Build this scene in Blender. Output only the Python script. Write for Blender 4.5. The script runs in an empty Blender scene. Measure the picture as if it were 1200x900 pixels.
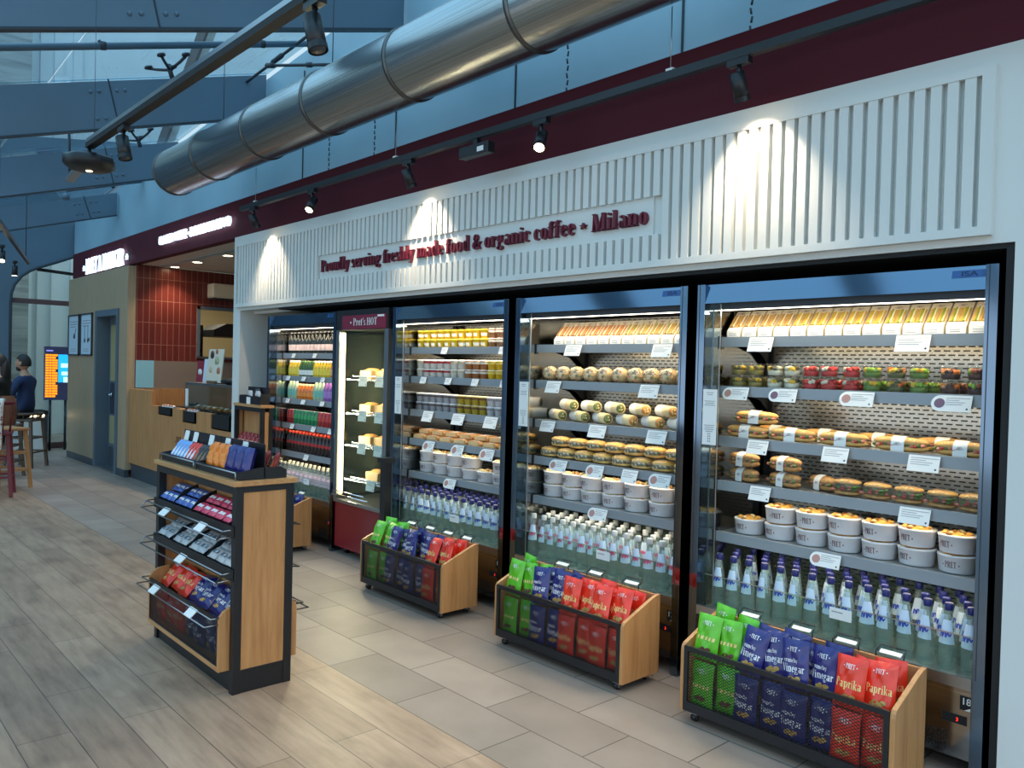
import bpy, math, random
from mathutils import Vector, Matrix
R = math.radians
random.seed(7)
COL = bpy.context.scene.collection
SC = bpy.context.scene

# ------------------------------------------------------------------ materials
def lin(c):
    return tuple(((v/255.0)/12.92 if v/255.0 <= 0.04045 else ((v/255.0+0.055)/1.055)**2.4) for v in c)
MATS = {}
def mat(name, rgb=(200,200,200), rough=0.5, metal=0.0, emit=None, es=0.0, coat=0.0, spec=0.5, raw=None):
    if name in MATS: return MATS[name]
    m = bpy.data.materials.new(name); m.use_nodes = True
    b = m.node_tree.nodes['Principled BSDF']
    c = raw if raw else lin(rgb)
    b.inputs['Base Color'].default_value = (*c, 1)
    b.inputs['Roughness'].default_value = rough
    b.inputs['Metallic'].default_value = metal
    b.inputs['Specular IOR Level'].default_value = spec
    b.inputs['Coat Weight'].default_value = coat
    if emit:
        b.inputs['Emission Color'].default_value = (*lin(emit), 1)
        b.inputs['Emission Strength'].default_value = es
    MATS[name] = m
    return m
def N(m, t, **kw):
    n = m.node_tree.nodes.new(t)
    for k, v in kw.items():
        if hasattr(n, k): setattr(n, k, v)
        else: n.inputs[k].default_value = v
    return n
def L(m, a, b): m.node_tree.links.new(a, b)
def bsdf(m): return m.node_tree.nodes['Principled BSDF']
def coords(m, scale=(1,1,1), rot=(0,0,0), loc=(0,0,0)):
    tc = N(m, 'ShaderNodeTexCoord'); mp = N(m, 'ShaderNodeMapping')
    mp.inputs['Scale'].default_value = scale; mp.inputs['Rotation'].default_value = rot; mp.inputs['Location'].default_value = loc
    L(m, tc.outputs['Object'], mp.inputs['Vector']); return mp.outputs['Vector']
def ramp(m, fac, stops):
    r = N(m, 'ShaderNodeValToRGB'); e = r.color_ramp.elements
    while len(e) < len(stops): e.new(0.5)
    for i, (p, c) in enumerate(stops):
        e[i].position = p; e[i].color = (*lin(c), 1)
    L(m, fac, r.inputs['Fac']); return r.outputs['Color']
def mixc(m, fac, a, b, mode='MIX'):
    x = N(m, 'ShaderNodeMix', data_type='RGBA', blend_type=mode)
    for s, v in ((0, fac), (6, a), (7, b)):
        if hasattr(v, 'is_linked') or hasattr(v, 'links'): L(m, v, x.inputs[s])
        elif s == 0: x.inputs[0].default_value = v
        else: x.inputs[s].default_value = (*lin(v), 1)
    return x.outputs[2]
def bump(m, h, strength=0.2, dist=0.01):
    b = N(m, 'ShaderNodeBump'); b.inputs['Strength'].default_value = strength; b.inputs['Distance'].default_value = dist
    L(m, h, b.inputs['Height']); L(m, b.outputs['Normal'], bsdf(m).inputs['Normal'])

def noisy(name, c1, c2, scale=6, rough=0.5, detail=4, stretch=(1,1,1), metal=0, coat=0, bstr=0):
    m = mat(name, c1, rough, metal, coat=coat)
    v = coords(m, stretch)
    n = N(m, 'ShaderNodeTexNoise'); n.inputs['Scale'].default_value = scale; n.inputs['Detail'].default_value = detail
    L(m, v, n.inputs['Vector'])
    L(m, ramp(m, n.outputs['Fac'], [(0.3, c1), (0.7, c2)]), bsdf(m).inputs['Base Color'])
    if bstr: bump(m, n.outputs['Fac'], bstr, 0.01)
    return m

def wood(name, c1, c2, c3, axis='z', rough=0.45):
    m = mat(name, c1, rough)
    st = {'z': (18, 18, 1.2), 'x': (1.2, 18, 18)}[axis]
    v = coords(m, st)
    n = N(m, 'ShaderNodeTexNoise'); n.inputs['Scale'].default_value = 2.2; n.inputs['Detail'].default_value = 6; n.inputs['Roughness'].default_value = 0.65
    L(m, v, n.inputs['Vector'])
    c = ramp(m, n.outputs['Fac'], [(0.25, c3), (0.5, c1), (0.75, c2)])
    L(m, c, bsdf(m).inputs['Base Color']); bump(m, n.outputs['Fac'], 0.06, 0.003)
    return m

M_OAK = wood('oak', (184,132,82), (198,148,97), (158,108,64))
M_OAKX = wood('oak_horizontal', (186,137,88), (200,151,100), (162,113,70), 'x')
M_OAKDOOR = wood('pale_veneer', (172,150,120), (184,162,132), (158,134,104))
M_WHITE = mat('white_paint', (214,216,212), 0.5)
M_WHITE2 = mat('warm_white_paint', (206,200,190), 0.6)
M_BURG = mat('burgundy_paint', (80,24,36), 0.7, spec=0.25)
M_BURGLET = mat('burgundy_letter', (106,26,46), 0.5)
M_BLACK = mat('black_steel', (22,24,28), 0.4)
M_BLACKM = mat('black_matte', (14,15,17), 0.65)
M_DKGREY = mat('dark_grey', (52,58,66), 0.5)
M_DOORGREY = mat('door_grey', (92,106,118), 0.45)
M_KICK = mat('kick_grey', (58,68,76), 0.4)
M_STEEL = noisy('stainless', (176,182,188), (186,191,197), 3, 0.16, 2, (1,1,14), 1.0)
M_HEAD = mat('steel_dark_reflection', (112,130,150), 0.11, 1.0)  # stainless with the dark blue reflection put into its base colour
M_MIRROR = mat('mirror_steel', (190,192,192), 0.12, 1.0)
M_GREYRAIL = mat('shelf_rail_grey', (146,154,160), 0.4, 0.2)
M_SHELF = mat('shelf_plate', (170,172,170), 0.35, 0.6)
M_CHROME = mat('chrome', (210,212,215), 0.1, 1.0)
M_ALU = mat('brushed_aluminium', (168,172,176), 0.32, 1.0)
M_CARD = mat('white_card', (238,238,234), 0.6)
M_PAPER = mat('white_paper', (232,233,230), 0.55)
M_GREYINK = mat('grey_ink', (150,150,152), 0.6)
M_DARKINK = mat('dark_ink', (60,50,55), 0.6)
M_INK = mat('maroon_ink', (92,22,40), 0.55)
M_LED = mat('led_white', (255,250,238), 0.5, emit=(255,240,214), es=9)
M_LEDW = mat('led_warm', (255,235,200), 0.5, emit=(255,222,164), es=7)
M_GLOW = mat('sign_glow', (255,255,255), 0.5, emit=(214,232,255), es=1.05)
M_LAMP = mat('lamp_face', (255,240,220), 0.5, emit=(255,226,180), es=25)
M_BLUESTEEL = noisy('blue_grey_steel_paint', (86,108,124), (96,120,138), 0.7, 0.38)
M_BLUEWALL = noisy('blue_wall_skylight_patches', (140,176,194), (178,208,220), 0.55, 0.3)  # blue wall, lightened in patches that stand for skylight falling on it
M_DARKEDGE = mat('dark_flange', (40,52,62), 0.45)

def clear(name, tint, gloss=0.1, ior=1.45, body=0.0, bodyc=(220,230,230)):
    """thin clear plastic or glass: transparent with a fresnel reflection"""
    if name in MATS: return MATS[name]
    m = bpy.data.materials.new(name); m.use_nodes = True
    nt = m.node_tree; nt.nodes.clear()
    o = nt.nodes.new('ShaderNodeOutputMaterial'); t = nt.nodes.new('ShaderNodeBsdfTransparent'); g = nt.nodes.new('ShaderNodeBsdfGlossy')
    lw = nt.nodes.new('ShaderNodeLayerWeight'); lw.inputs['Blend'].default_value = 0.5
    pw = nt.nodes.new('ShaderNodeMath'); pw.operation = 'POWER'; pw.inputs[1].default_value = 5.0; nt.links.new(lw.outputs['Facing'], pw.inputs[0])
    f = nt.nodes.new('ShaderNodeMath'); f.operation = 'MULTIPLY_ADD'; f0 = ((ior-1)/(ior+1))**2; f.inputs[1].default_value = (1-f0)*0.8; f.inputs[2].default_value = f0; nt.links.new(pw.outputs[0], f.inputs[0])
    x = nt.nodes.new('ShaderNodeMixShader')
    t.inputs['Color'].default_value = (*lin(tint), 1); g.inputs['Roughness'].default_value = gloss
    nt.links.new(f.outputs[0], x.inputs[0]); nt.links.new(g.outputs[0], x.inputs[2])
    if body > 0:
        d = nt.nodes.new('ShaderNodeBsdfDiffuse'); d.inputs['Color'].default_value = (*lin(bodyc), 1)
        y = nt.nodes.new('ShaderNodeMixShader'); y.inputs[0].default_value = body
        nt.links.new(t.outputs[0], y.inputs[1]); nt.links.new(d.outputs[0], y.inputs[2]); nt.links.new(y.outputs[0], x.inputs[1])
    else: nt.links.new(t.outputs[0], x.inputs[1])
    nt.links.new(x.outputs[0], o.inputs['Surface'])
    MATS[name] = m; return m
M_GLASS = clear('clear_glass', (244,250,248), 0.02, 1.3)
M_ROOFGLASS = clear('roof_glass', (214,232,240), 0.03, 1.35)
M_BOTTLE = clear('bottle_glass', (238,246,243), 0.05, 1.5, 0.15, (214,228,224))
M_TUB = clear('clear_plastic_tub', (244,246,244), 0.08, 1.35, 0.05)
M_FILMW = clear('crinkled_film', (246,244,238), 0.16, 1.5, 0.22, (236,226,204))  # milky film, its whitish highlights put into the body colour
M_FILM = clear('clear_film', (246,244,238), 0.12, 1.35, 0.06, (240,236,226))

# ------------------------------------------------------------------ mesh builder
class MB:
    def __init__(s): s.v=[]; s.f=[]; s.mi=[]; s.mats=[]; s.sm=[]
    def _m(s, m):
        if m not in s.mats: s.mats.append(m)
        return s.mats.index(m)
    def add(s, vs, fs, m, smooth=False):
        b=len(s.v); s.v += [tuple(v) for v in vs]; i=s._m(m)
        for f in fs: s.f.append(tuple(b+k for k in f)); s.mi.append(i); s.sm.append(smooth)
        return s
    def box(s, x0,x1,y0,y1,z0,z1, m):
        vs=[(x,y,z) for z in (z0,z1) for y in (y0,y1) for x in (x0,x1)]
        return s.add(vs, [(0,2,3,1),(4,5,7,6),(0,1,5,4),(2,6,7,3),(0,4,6,2),(1,3,7,5)], m)
    def obox(s, c, size, rot, m):
        """box centred at c, rotated by a Matrix or euler"""
        mt = rot if isinstance(rot, Matrix) else Matrix.Rotation(rot[2],3,'Z')@Matrix.Rotation(rot[1],3,'Y')@Matrix.Rotation(rot[0],3,'X')
        vs=[Vector(c)+mt@Vector((x*size[0]/2,y*size[1]/2,z*size[2]/2)) for z in (-1,1) for y in (-1,1) for x in (-1,1)]
        return s.add(vs, [(0,2,3,1),(4,5,7,6),(0,1,5,4),(2,6,7,3),(0,4,6,2),(1,3,7,5)], m)
    def bar(s, a, b, w, t, m, up=(0,0,1)):
        a=Vector(a); b=Vector(b); d=(b-a); l=d.length; d=d.normalized(); u=Vector(up)
        if abs(d.dot(u))>0.99: u=Vector((1,0,0))
        sd=d.cross(u).normalized(); u=sd.cross(d)
        return s.obox((a+b)/2,(l,w,t),Matrix((d,sd,u)).transposed(),m)
    def tube(s, pts, r, m, n=8, closed=False, caps=True):
        pts=[Vector(p) for p in pts]; rs = r if isinstance(r,(list,tuple)) else [r]*len(pts)
        vs=[]; k=len(pts); prev=None
        for i,p in enumerate(pts):
            if closed: d=(pts[(i+1)%k]-pts[i-1])
            else: d=(pts[min(i+1,k-1)]-pts[max(i-1,0)])
            d=d.normalized() if d.length>1e-9 else Vector((0,0,1))
            if prev is None:
                u=Vector((0,0,1)) if abs(d.z)<0.9 else Vector((1,0,0))
            else: u=prev
            a=d.cross(u)
            if a.length<1e-6: a=d.cross(Vector((0,1,0)))
            a.normalize(); u=a.cross(d); prev=u
            for j in range(n):
                t=2*math.pi*j/n; vs.append(p+(a*math.cos(t)+u*math.sin(t))*rs[i])
        fs=[]
        for i in range(k if closed else k-1):
            for j in range(n):
                fs.append((i*n+j, i*n+(j+1)%n, ((i+1)%k)*n+(j+1)%n, ((i+1)%k)*n+j))
        if caps and not closed: fs += [tuple(range(n))[::-1], tuple((k-1)*n+j for j in range(n))]
        return s.add(vs,fs,m,True)
    def lathe(s, prof, m, n=16, c=(0,0,0), caps=True, a0=0, a1=2*math.pi, sy=1.0):
        vs=[]; full=abs(a1-a0-2*math.pi)<1e-6; k=n if full else n+1
        for r,z in prof:
            for j in range(k):
                t=a0+(a1-a0)*j/n; vs.append((c[0]+r*math.cos(t), c[1]+r*sy*math.sin(t), c[2]+z))
        fs=[]
        for i in range(len(prof)-1):
            for j in range(n):
                fs.append((i*k+j, i*k+(j+1)%k, (i+1)*k+(j+1)%k, (i+1)*k+j))
        if caps and full: fs += [tuple(range(n))[::-1], tuple((len(prof)-1)*k+j for j in range(n))]
        return s.add(vs,fs,m,True)
    def prism(s, poly, axis, a, b, m):
        """poly of 2D points in the other two axes (in xyz order), extruded along axis"""
        def P(p,t):
            if axis=='x': return (t,p[0],p[1])
            if axis=='y': return (p[0],t,p[1])
            return (p[0],p[1],t)
        n=len(poly); vs=[P(p,a) for p in poly]+[P(p,b) for p in poly]
        fs=[tuple(range(n)), tuple(n+i for i in range(n))[::-1]]+[(i,n+i,n+(i+1)%n,(i+1)%n) for i in range(n)]
        return s.add(vs,fs,m)
    def blob(s, c, r, m, nu=10, nv=7, jit=0.0, rnd=None):
        vs=[]; fs=[]
        for i in range(nv+1):
            ph=math.pi*i/nv
            for j in range(nu):
                t=2*math.pi*j/nu; k=1+(rnd.uniform(-jit,jit) if rnd and 0<i<nv else 0)
                vs.append((c[0]+r[0]*k*math.sin(ph)*math.cos(t), c[1]+r[1]*k*math.sin(ph)*math.sin(t), c[2]+r[2]*k*math.cos(ph)))
        for i in range(nv):
            for j in range(nu):
                fs.append((i*nu+j,(i+1)*nu+j,(i+1)*nu+(j+1)%nu,i*nu+(j+1)%nu))
        return s.add(vs,fs,m,True)
    def build(s, name, parent=None, bevel=0.0, loc=None, fix=True):
        me=bpy.data.meshes.new(name); me.from_pydata(s.v,[],s.f)
        for m in s.mats: me.materials.append(m)
        for p,i,q in zip(me.polygons,s.mi,s.sm): p.material_index=i; p.use_smooth=q
        if fix:
            import bmesh
            bm=bmesh.new(); bm.from_mesh(me); bmesh.ops.recalc_face_normals(bm,faces=bm.faces); bm.to_mesh(me); bm.free()
        me.update()
        o=bpy.data.objects.new(name,me); COL.objects.link(o)
        if parent is not None: o.parent=parent
        if loc: o.location=loc
        if bevel>0:
            b=o.modifiers.new('Bevel','BEVEL'); b.width=bevel; b.segments=2; b.limit_method='ANGLE'; b.angle_limit=R(50)
        return o

def thing(name, label, cat, loc=(0,0,0), rot=(0,0,0), group=None):
    o=bpy.data.objects.new(name,None); COL.objects.link(o); o.location=loc; o.rotation_euler=rot
    o.empty_display_size=0.05
    return tag(o,label,cat,group)
def tag(o, label, cat, group=None):
    n=len(label.split())
    if not 4<=n<=16: print('LABEL',n,label)
    o['label']=label; o['category']=cat
    if group: o['group']=group
    return o
def struct(o):
    o['kind']='structure'; return o
def dup(root, loc=None, rot=None, label=None, group=None, scale=None):
    r=root.copy(); COL.objects.link(r)
    if loc is not None: r.location=loc
    if rot is not None: r.rotation_euler=rot
    if scale is not None: r.scale=scale
    if label: r['label']=label
    if group: r['group']=group
    for ch in list(root.children):
        c=ch.copy(); COL.objects.link(c); c.parent=r
        for g in list(ch.children):
            d=g.copy(); COL.objects.link(d); d.parent=c
    return r
class Kind:
    """build one, then hand out copies; every copy gets a label of its own"""
    def __init__(s, fn, *a): s.root=fn(*a); s.used=False
    def put(s, loc, label, rot=(0,0,0), group=None, scale=None):
        n=len(label.split())
        if not 4<=n<=16: print('LABEL',n,label)
        if not s.used:
            s.used=True; r=s.root; r.location=loc; r.rotation_euler=rot
            if scale is not None: r.scale=scale
            r['label']=label
            if group: r['group']=group
            return r
        return dup(s.root,loc,rot,label,group,scale)
ORD=['first','second','third','fourth','fifth','sixth','seventh','eighth','ninth','tenth','eleventh','twelfth','thirteenth','fourteenth','fifteenth','sixteenth','seventeenth','eighteenth','nineteenth','twentieth']
# ------------------------------------------------------------------ serif lettering drawn as strokes (cap height 1, x height .68)
ST,TH,SF = 0.135,0.05,0.055
def _rect(x0,y0,x1,y1): return [(x0,y0),(x1,y0),(x1,y1),(x0,y1)]
def _line(x0,y0,x1,y1,w): # horizontal-width stroke
    return [(x0-w/2,y0),(x0+w/2,y0),(x1+w/2,y1),(x1-w/2,y1)]
def _ring(cx,cy,rx,ry,tx=ST,ty=TH,a0=0,a1=360,n=14):
    out=[]
    for i in range(n):
        a=R(a0+(a1-a0)*i/n); b=R(a0+(a1-a0)*(i+1)/n)
        out.append([(cx+rx*math.cos(a),cy+ry*math.sin(a)),(cx+rx*math.cos(b),cy+ry*math.sin(b)),(cx+(rx-tx)*math.cos(b),cy+(ry-ty)*math.sin(b)),(cx+(rx-tx)*math.cos(a),cy+(ry-ty)*math.sin(a))])
    return out
def _stem(x,y0,y1,top=True,bot=True,w=ST):
    o=[_rect(x,y0,x+w,y1)]
    if bot: o.append(_rect(x-SF,y0,x+w+SF,y0+TH))
    if top: o.append(_rect(x-SF,y1-TH,x+w*0.6,y1))
    return o
def _star(cx,cy,r):
    pts=[(cx+(r if k%2==0 else r*0.42)*math.sin(k*math.pi/5),cy+(r if k%2==0 else r*0.42)*math.cos(k*math.pi/5)) for k in range(10)]
    return [[(cx,cy),pts[k],pts[(k+1)%10]] for k in range(10)]
X=0.68
def _diag(x0,y0,x1,y1,w): return _line(x0,y0,x1,y1,w)
GL={
'P':(.52,_stem(.06,0,1)+_ring(.18,.74,.32,.26,a0=-90,a1=90)),
'R':(.58,_stem(.06,0,1)+_ring(.18,.75,.31,.25,a0=-90,a1=90)+[_diag(.27,.52,.47,0,ST)]),
'E':(.48,_stem(.06,0,1)+[_rect(.06,0,.44,TH*1.4),_rect(.06,1-TH*1.4,.43,1),_rect(.06,.48,.36,.48+TH*1.3),_rect(.39,0,.44,.2),_rect(.38,.8,.43,1),_rect(.33,.4,.37,.6)]),
'T':(.52,_stem(.2,0,1,False)+[_rect(.03,1-TH*1.4,.5,1),_rect(.03,.78,.08,1),_rect(.45,.78,.5,1)]),
'A':(.6,[_diag(.07,0,.3,1,TH),_diag(.5,0,.31,1,ST),_rect(.14,.28,.44,.28+TH),_rect(-.01,0,.16,TH),_rect(.38,0,.62,TH)]),
'M':(.78,[_diag(.1,0,.13,1,TH)]+_stem(.58,0,1,True)+[_diag(.16,1,.36,0,ST),_diag(.36,0,.6,1,TH),_rect(.02,0,.2,TH),_rect(.04,1-TH,.2,1)]),
'N':(.62,[_rect(.08,0,.08+TH,1),_rect(.5,0,.5+TH,1),_diag(.14,1,.48,0,ST),_rect(.02,0,.2,TH),_rect(.42,1-TH,.6,1),_rect(.02,1-TH,.18,1)]),
'G':(.58,_ring(.3,.5,.27,.51,a0=40,a1=330)+[_rect(.42,.05,.55,.42),_rect(.36,.38,.6,.42)]),
'O':(.58,_ring(.29,.5,.26,.51)),'C':(.52,_ring(.3,.5,.27,.51,a0=45,a1=315)+[_rect(.44,.7,.49,.95)]),
'F':(.47,_stem(.06,0,1)+[_rect(.06,1-TH*1.4,.43,1),_rect(.06,.48,.36,.48+TH*1.3),_rect(.38,.78,.43,1)]),
'S':(.46,_ring(.23,.74,.19,.27,a0=30,a1=270)+_ring(.23,.26,.2,.27,a0=-150,a1=90)),
'H':(.62,_stem(.06,0,1)+_stem(.42,0,1)+[_rect(.1,.48,.5,.48+TH)]),
'L':(.46,_stem(.06,0,1)+[_rect(.06,0,.43,TH*1.4),_rect(.38,0,.43,.22)]),
'I':(.26,_stem(.06,0,1)),
'Y':(.56,_stem(.2,0,.45,False)+[_diag(.09,1,.27,.42,ST),_diag(.46,1,.28,.42,TH),_rect(.0,1-TH,.2,1),_rect(.38,1-TH,.56,1)]),
'D':(.56,_stem(.06,0,1)+_ring(.18,.5,.34,.5,a0=-90,a1=90)),
'V':(.56,[_diag(.1,1,.28,0,ST),_diag(.46,1,.3,0,TH),_rect(.0,1-TH,.2,1),_rect(.38,1-TH,.56,1)]),
'r':(.38,_stem(.05,0,X)+_ring(.26,X-.2,.12,.2,a0=60,a1=180)+_ring(.29,X-.1,.07,.07,.07,.07)),
'o':(.44,_ring(.22,X/2,.2,X/2+.01)),
'u':(.5,_stem(.06,.1,X,True,False)+_stem(.32,0,X,True,True)+_ring(.22,.17,.16,.18,a0=180,a1=300)),
'd':(.5,_ring(.22,X/2,.19,X/2+.01)+_stem(.3,0,1.04)),
'l':(.26,_stem(.06,0,1.04)),
'y':(.48,[_diag(.08,X,.24,0,ST),_diag(.42,X,.22,-.2,TH),_rect(.0,X-TH,.2,X),_rect(.32,X-TH,.48,X)]+_ring(.13,-.2,.1,.08,.06,.05,a0=180,a1=360)),
's':(.36,_ring(.18,X*.74,.14,X*.27,.1,TH,30,270)+_ring(.18,X*.26,.15,X*.27,.1,TH,-150,90)),
'e':(.4,_ring(.21,X/2,.19,X/2+.01,a0=0,a1=325)+[_rect(.06,X*.5,.39,X*.5+TH)]),
'v':(.48,[_diag(.08,X,.24,0,ST),_diag(.4,X,.26,0,TH),_rect(.0,X-TH,.18,X),_rect(.32,X-TH,.48,X)]),
'i':(.26,_stem(.06,0,X)+_ring(.12,.88,.075,.075,.075,.075)),
'n':(.52,_stem(.06,0,X)+_stem(.33,0,X-.15,False)+_ring(.29,X-.17,.175,.18,a0=0,a1=160)),
'h':(.52,_stem(.06,0,1.04)+_stem(.33,0,X-.15,False)+_ring(.29,X-.17,.175,.18,a0=0,a1=160)),
'm':(.76,_stem(.06,0,X)+_stem(.33,0,X-.15,False)+_ring(.29,X-.17,.175,.18,a0=0,a1=160)+_stem(.58,0,X-.15,False)+_ring(.54,X-.17,.175,.18,a0=0,a1=160)),
'g':(.46,_ring(.2,.45,.17,.24)+_ring(.22,-.12,.2,.15,.07,TH)+[_diag(.12,.22,.14,0,.07),_rect(.3,.6,.44,.66)]),
'f':(.34,_stem(.08,0,.8,False)+_ring(.24,.8,.165,.22,a0=40,a1=180)+[_rect(.0,X-TH,.3,X)]),
'a':(.46,_stem(.28,0,X-.15,False)+_ring(.24,X-.17,.175,.18,a0=0,a1=160)+_ring(.19,.19,.15,.2,.11,TH)),
'c':(.38,_ring(.21,X/2,.19,X/2+.01,a0=50,a1=315)+_ring(.31,X-.14,.06,.06,.06,.06)),
'p':(.5,_stem(.06,-.26,X)+_ring(.27,X/2,.2,X/2+.01)),
'k':(.5,_stem(.06,0,1.04)+[_diag(.2,.3,.4,X,TH),_diag(.26,.38,.42,0,ST),_rect(.34,0,.52,TH),_rect(.32,X-TH,.48,X)]),
't':(.32,_stem(.08,0,.86,False)+[_rect(.0,X-TH,.28,X)]),
"'":(.16,[_rect(.04,.76,.13,1)]),
'&':(.62,_ring(.25,.78,.15,.22,.1,TH)+_ring(.24,.26,.22,.28)+[_diag(.14,.72,.52,.0,ST),_diag(.38,.12,.54,.46,TH),_rect(.44,.44,.62,.44+TH)]),
'*':(.42,_star(.21,.42,.2)),' ':(.2,[]),
}
def text_polys(s, size, sx=1.0, track=0.0):
    out=[]; x=0
    for ch in s:
        w,ps=GL.get(ch,GL[' '])
        for p in ps: out.append([((x+px)*size*sx,py*size) for px,py in p])
        x+=w+track
    return out, x*size*sx
def text_into(mb, s, size, m, fn, sx=1.0, depth=None, center=True, fit=None, track=0.02, sub=1):
    """fn(u,v,d) -> xyz ; u along the text, v up, d out of the face"""
    polys,w=text_polys(s,size,sx,track)
    if fit: k=fit/w; polys=[[(px*k,py) for px,py in p] for p in polys]; w=fit
    o=w/2 if center else 0
    for p in polys:
        n=len(p); front=[fn(px-o,py,depth or 0) for px,py in p]
        if depth:
            back=[fn(px-o,py,0) for px,py in p]
            mb.add(front+back,[tuple(range(n))]+[(i,(i+1)%n,n+(i+1)%n,n+i) for i in range(n)],m)
        else: mb.add(front,[tuple(range(n))],m)
    return w
_FONT={}
def font_mesh(s):
    """plain sans lettering: (verts2d, faces), width 1 unit per em"""
    if s in _FONT: return _FONT[s]
    cu=bpy.data.curves.new('lettering','FONT'); cu.body=s; cu.size=1; cu.offset=0.012; cu.fill_mode='FRONT'
    o=bpy.data.objects.new('lettering',cu); COL.objects.link(o)
    dg=bpy.context.evaluated_depsgraph_get(); me=bpy.data.meshes.new_from_object(o.evaluated_get(dg))
    r=([(v.co.x,v.co.y) for v in me.vertices],[tuple(p.vertices) for p in me.polygons])
    bpy.data.objects.remove(o); bpy.data.meshes.remove(me); bpy.data.curves.remove(cu)
    _FONT[s]=r; return r
def sans_into(mb, s, h, m, fn, fit=None, center=True):
    vs,fs=font_mesh(s); x0=min(v[0] for v in vs); x1=max(v[0] for v in vs); y1=max(v[1] for v in vs); k=h/y1
    kx=fit/(x1-x0) if fit else k; w=(x1-x0)*kx; o=w/2 if center else 0
    mb.add([fn((x-x0)*kx-o,y*k,0) for x,y in vs],fs,m)
WORLD,LEDK,WALLK,EXPO=2.75,1.0,45,0.0
# ------------------------------------------------------------------ floor
def plank_floor():
    m=mat('wood_plank_floor',(150,132,112),0.46)
    v=coords(m,(1,1,1),(0,0,0),(0,-0.1,0))
    b=N(m,'ShaderNodeTexBrick',offset=0.37,offset_frequency=2); b.inputs['Scale'].default_value=1.0
    b.inputs['Brick Width'].default_value=1.22; b.inputs['Row Height'].default_value=0.2; b.inputs['Mortar Size'].default_value=0.0018; b.inputs['Mortar Smooth'].default_value=0
    b.inputs['Color1'].default_value=(*lin((158,132,112)),1); b.inputs['Color2'].default_value=(*lin((182,155,133)),1); b.inputs['Mortar'].default_value=(*lin((84,74,66)),1); b.inputs['Bias'].default_value=0.1
    L(m,v,b.inputs['Vector'])
    v2=coords(m,(1.1,9,1)); n=N(m,'ShaderNodeTexNoise'); n.inputs['Scale'].default_value=2.4; n.inputs['Detail'].default_value=8; n.inputs['Roughness'].default_value=0.62; L(m,v2,n.inputs['Vector'])
    c=mixc(m,0.5,b.outputs['Color'],ramp(m,n.outputs['Fac'],[(0.30,(128,116,106)),(0.46,(206,198,188)),(0.68,(255,250,244))]),'MULTIPLY')
    v3=coords(m,(1.6,3.2,1)); k=N(m,'ShaderNodeTexNoise'); k.inputs['Scale'].default_value=1.7; k.inputs['Detail'].default_value=5; L(m,v3,k.inputs['Vector'])
    c=mixc(m,0.45,c,ramp(m,k.outputs['Fac'],[(0.3,(120,108,98)),(0.45,(226,220,212)),(0.7,(255,255,252))]),'MULTIPLY')
    L(m,c,bsdf(m).inputs['Base Color']); bump(m,b.outputs['Fac'],-0.15,0.004)
    return m
def tile_floor():
    m=mat('stone_tile_floor',(150,142,132),0.5)
    v=coords(m,(1,1,1),(0,0,0),(2.157,-2.1,0))
    b=N(m,'ShaderNodeTexBrick',offset=0.5,offset_frequency=2); b.inputs['Scale'].default_value=1.0
    b.inputs['Brick Width'].default_value=0.6; b.inputs['Row Height'].default_value=0.295; b.inputs['Mortar Size'].default_value=0.003; b.inputs['Mortar Smooth'].default_value=0
    b.inputs['Color1'].default_value=(*lin((142,129,119)),1); b.inputs['Color2'].default_value=(*lin((164,150,139)),1); b.inputs['Mortar'].default_value=(*lin((84,78,72)),1)
    L(m,v,b.inputs['Vector'])
    v2=coords(m); n=N(m,'ShaderNodeTexNoise'); n.inputs['Scale'].default_value=2.6; n.inputs['Detail'].default_value=7; L(m,v2,n.inputs['Vector'])
    c=mixc(m,0.5,b.outputs['Color'],ramp(m,n.outputs['Fac'],[(0.3,(196,190,184)),(0.65,(255,252,248))]),'MULTIPLY')
    L(m,c,bsdf(m).inputs['Base Color']); bump(m,b.outputs['Fac'],-0.2,0.004)
    return m
struct(MB().box(-30,6,-9,2.1,-0.1,0,plank_floor()).build('floor'))
struct(MB().box(-30,6,2.1,8,-0.1,0,tile_floor()).build('floor_tiles'))

# ------------------------------------------------------------------ white portal round the chillers
wb=MB()
wb.box(-0.965,3.6,3.385,3.55,0,2.82,M_WHITE)
struct(wb.build('wall_right'))
f=MB()
FX0,FX1,FZ0,FZ1=-7.95,-0.965,2.075,2.82
f.box(FX0,FX1,3.385,3.52,FZ0,FZ1,M_WHITE)
fas=struct(f.build('wall_fascia'))
s=MB()
PX0,PX1,PZ0,PZ1=-7.86,-1.04,2.105,2.745
RX0,RX1,RZ0,RZ1=-6.165,-2.64,2.276,2.476
s.box(PX0+0.04,PX1-0.045,3.350,3.385,PZ1-0.035,PZ1,M_WHITE); s.box(PX0+0.04,PX1-0.045,3.350,3.385,PZ0,PZ0+0.035,M_WHITE)
s.box(PX0,PX0+0.04,3.350,3.385,PZ0,PZ1,M_WHITE); s.box(PX1-0.045,PX1,3.350,3.385,PZ0,PZ1,M_WHITE)
x=PX1-0.045-0.0205
while x-0.0405>PX0+0.05:
    a,b=x-0.0405,x
    if b>RX0+0.0 and a<RX1+0.02:
        s.box(a,b,3.354,3.385,PZ0+0.035,RZ0-0.0,M_WHITE); s.box(a,b,3.354,3.385,RZ1,PZ1-0.035,M_WHITE)
    else: s.box(a,b,3.354,3.385,PZ0+0.035,PZ1-0.035,M_WHITE)
    x-=0.062
s.box(RX0,RX1,3.372,3.385,RZ0,RZ1,M_WHITE)
s.build('slat_panel',fas)
col=MB(); col.box(-7.95,-7.79,3.385,4.12,0,2.075,M_WHITE); struct(col.build('wall_column'))
struct(MB().box(-7.79,-0.97,4.1,4.2,0,2.82,M_BLACKM).build('wall_back'))
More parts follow.
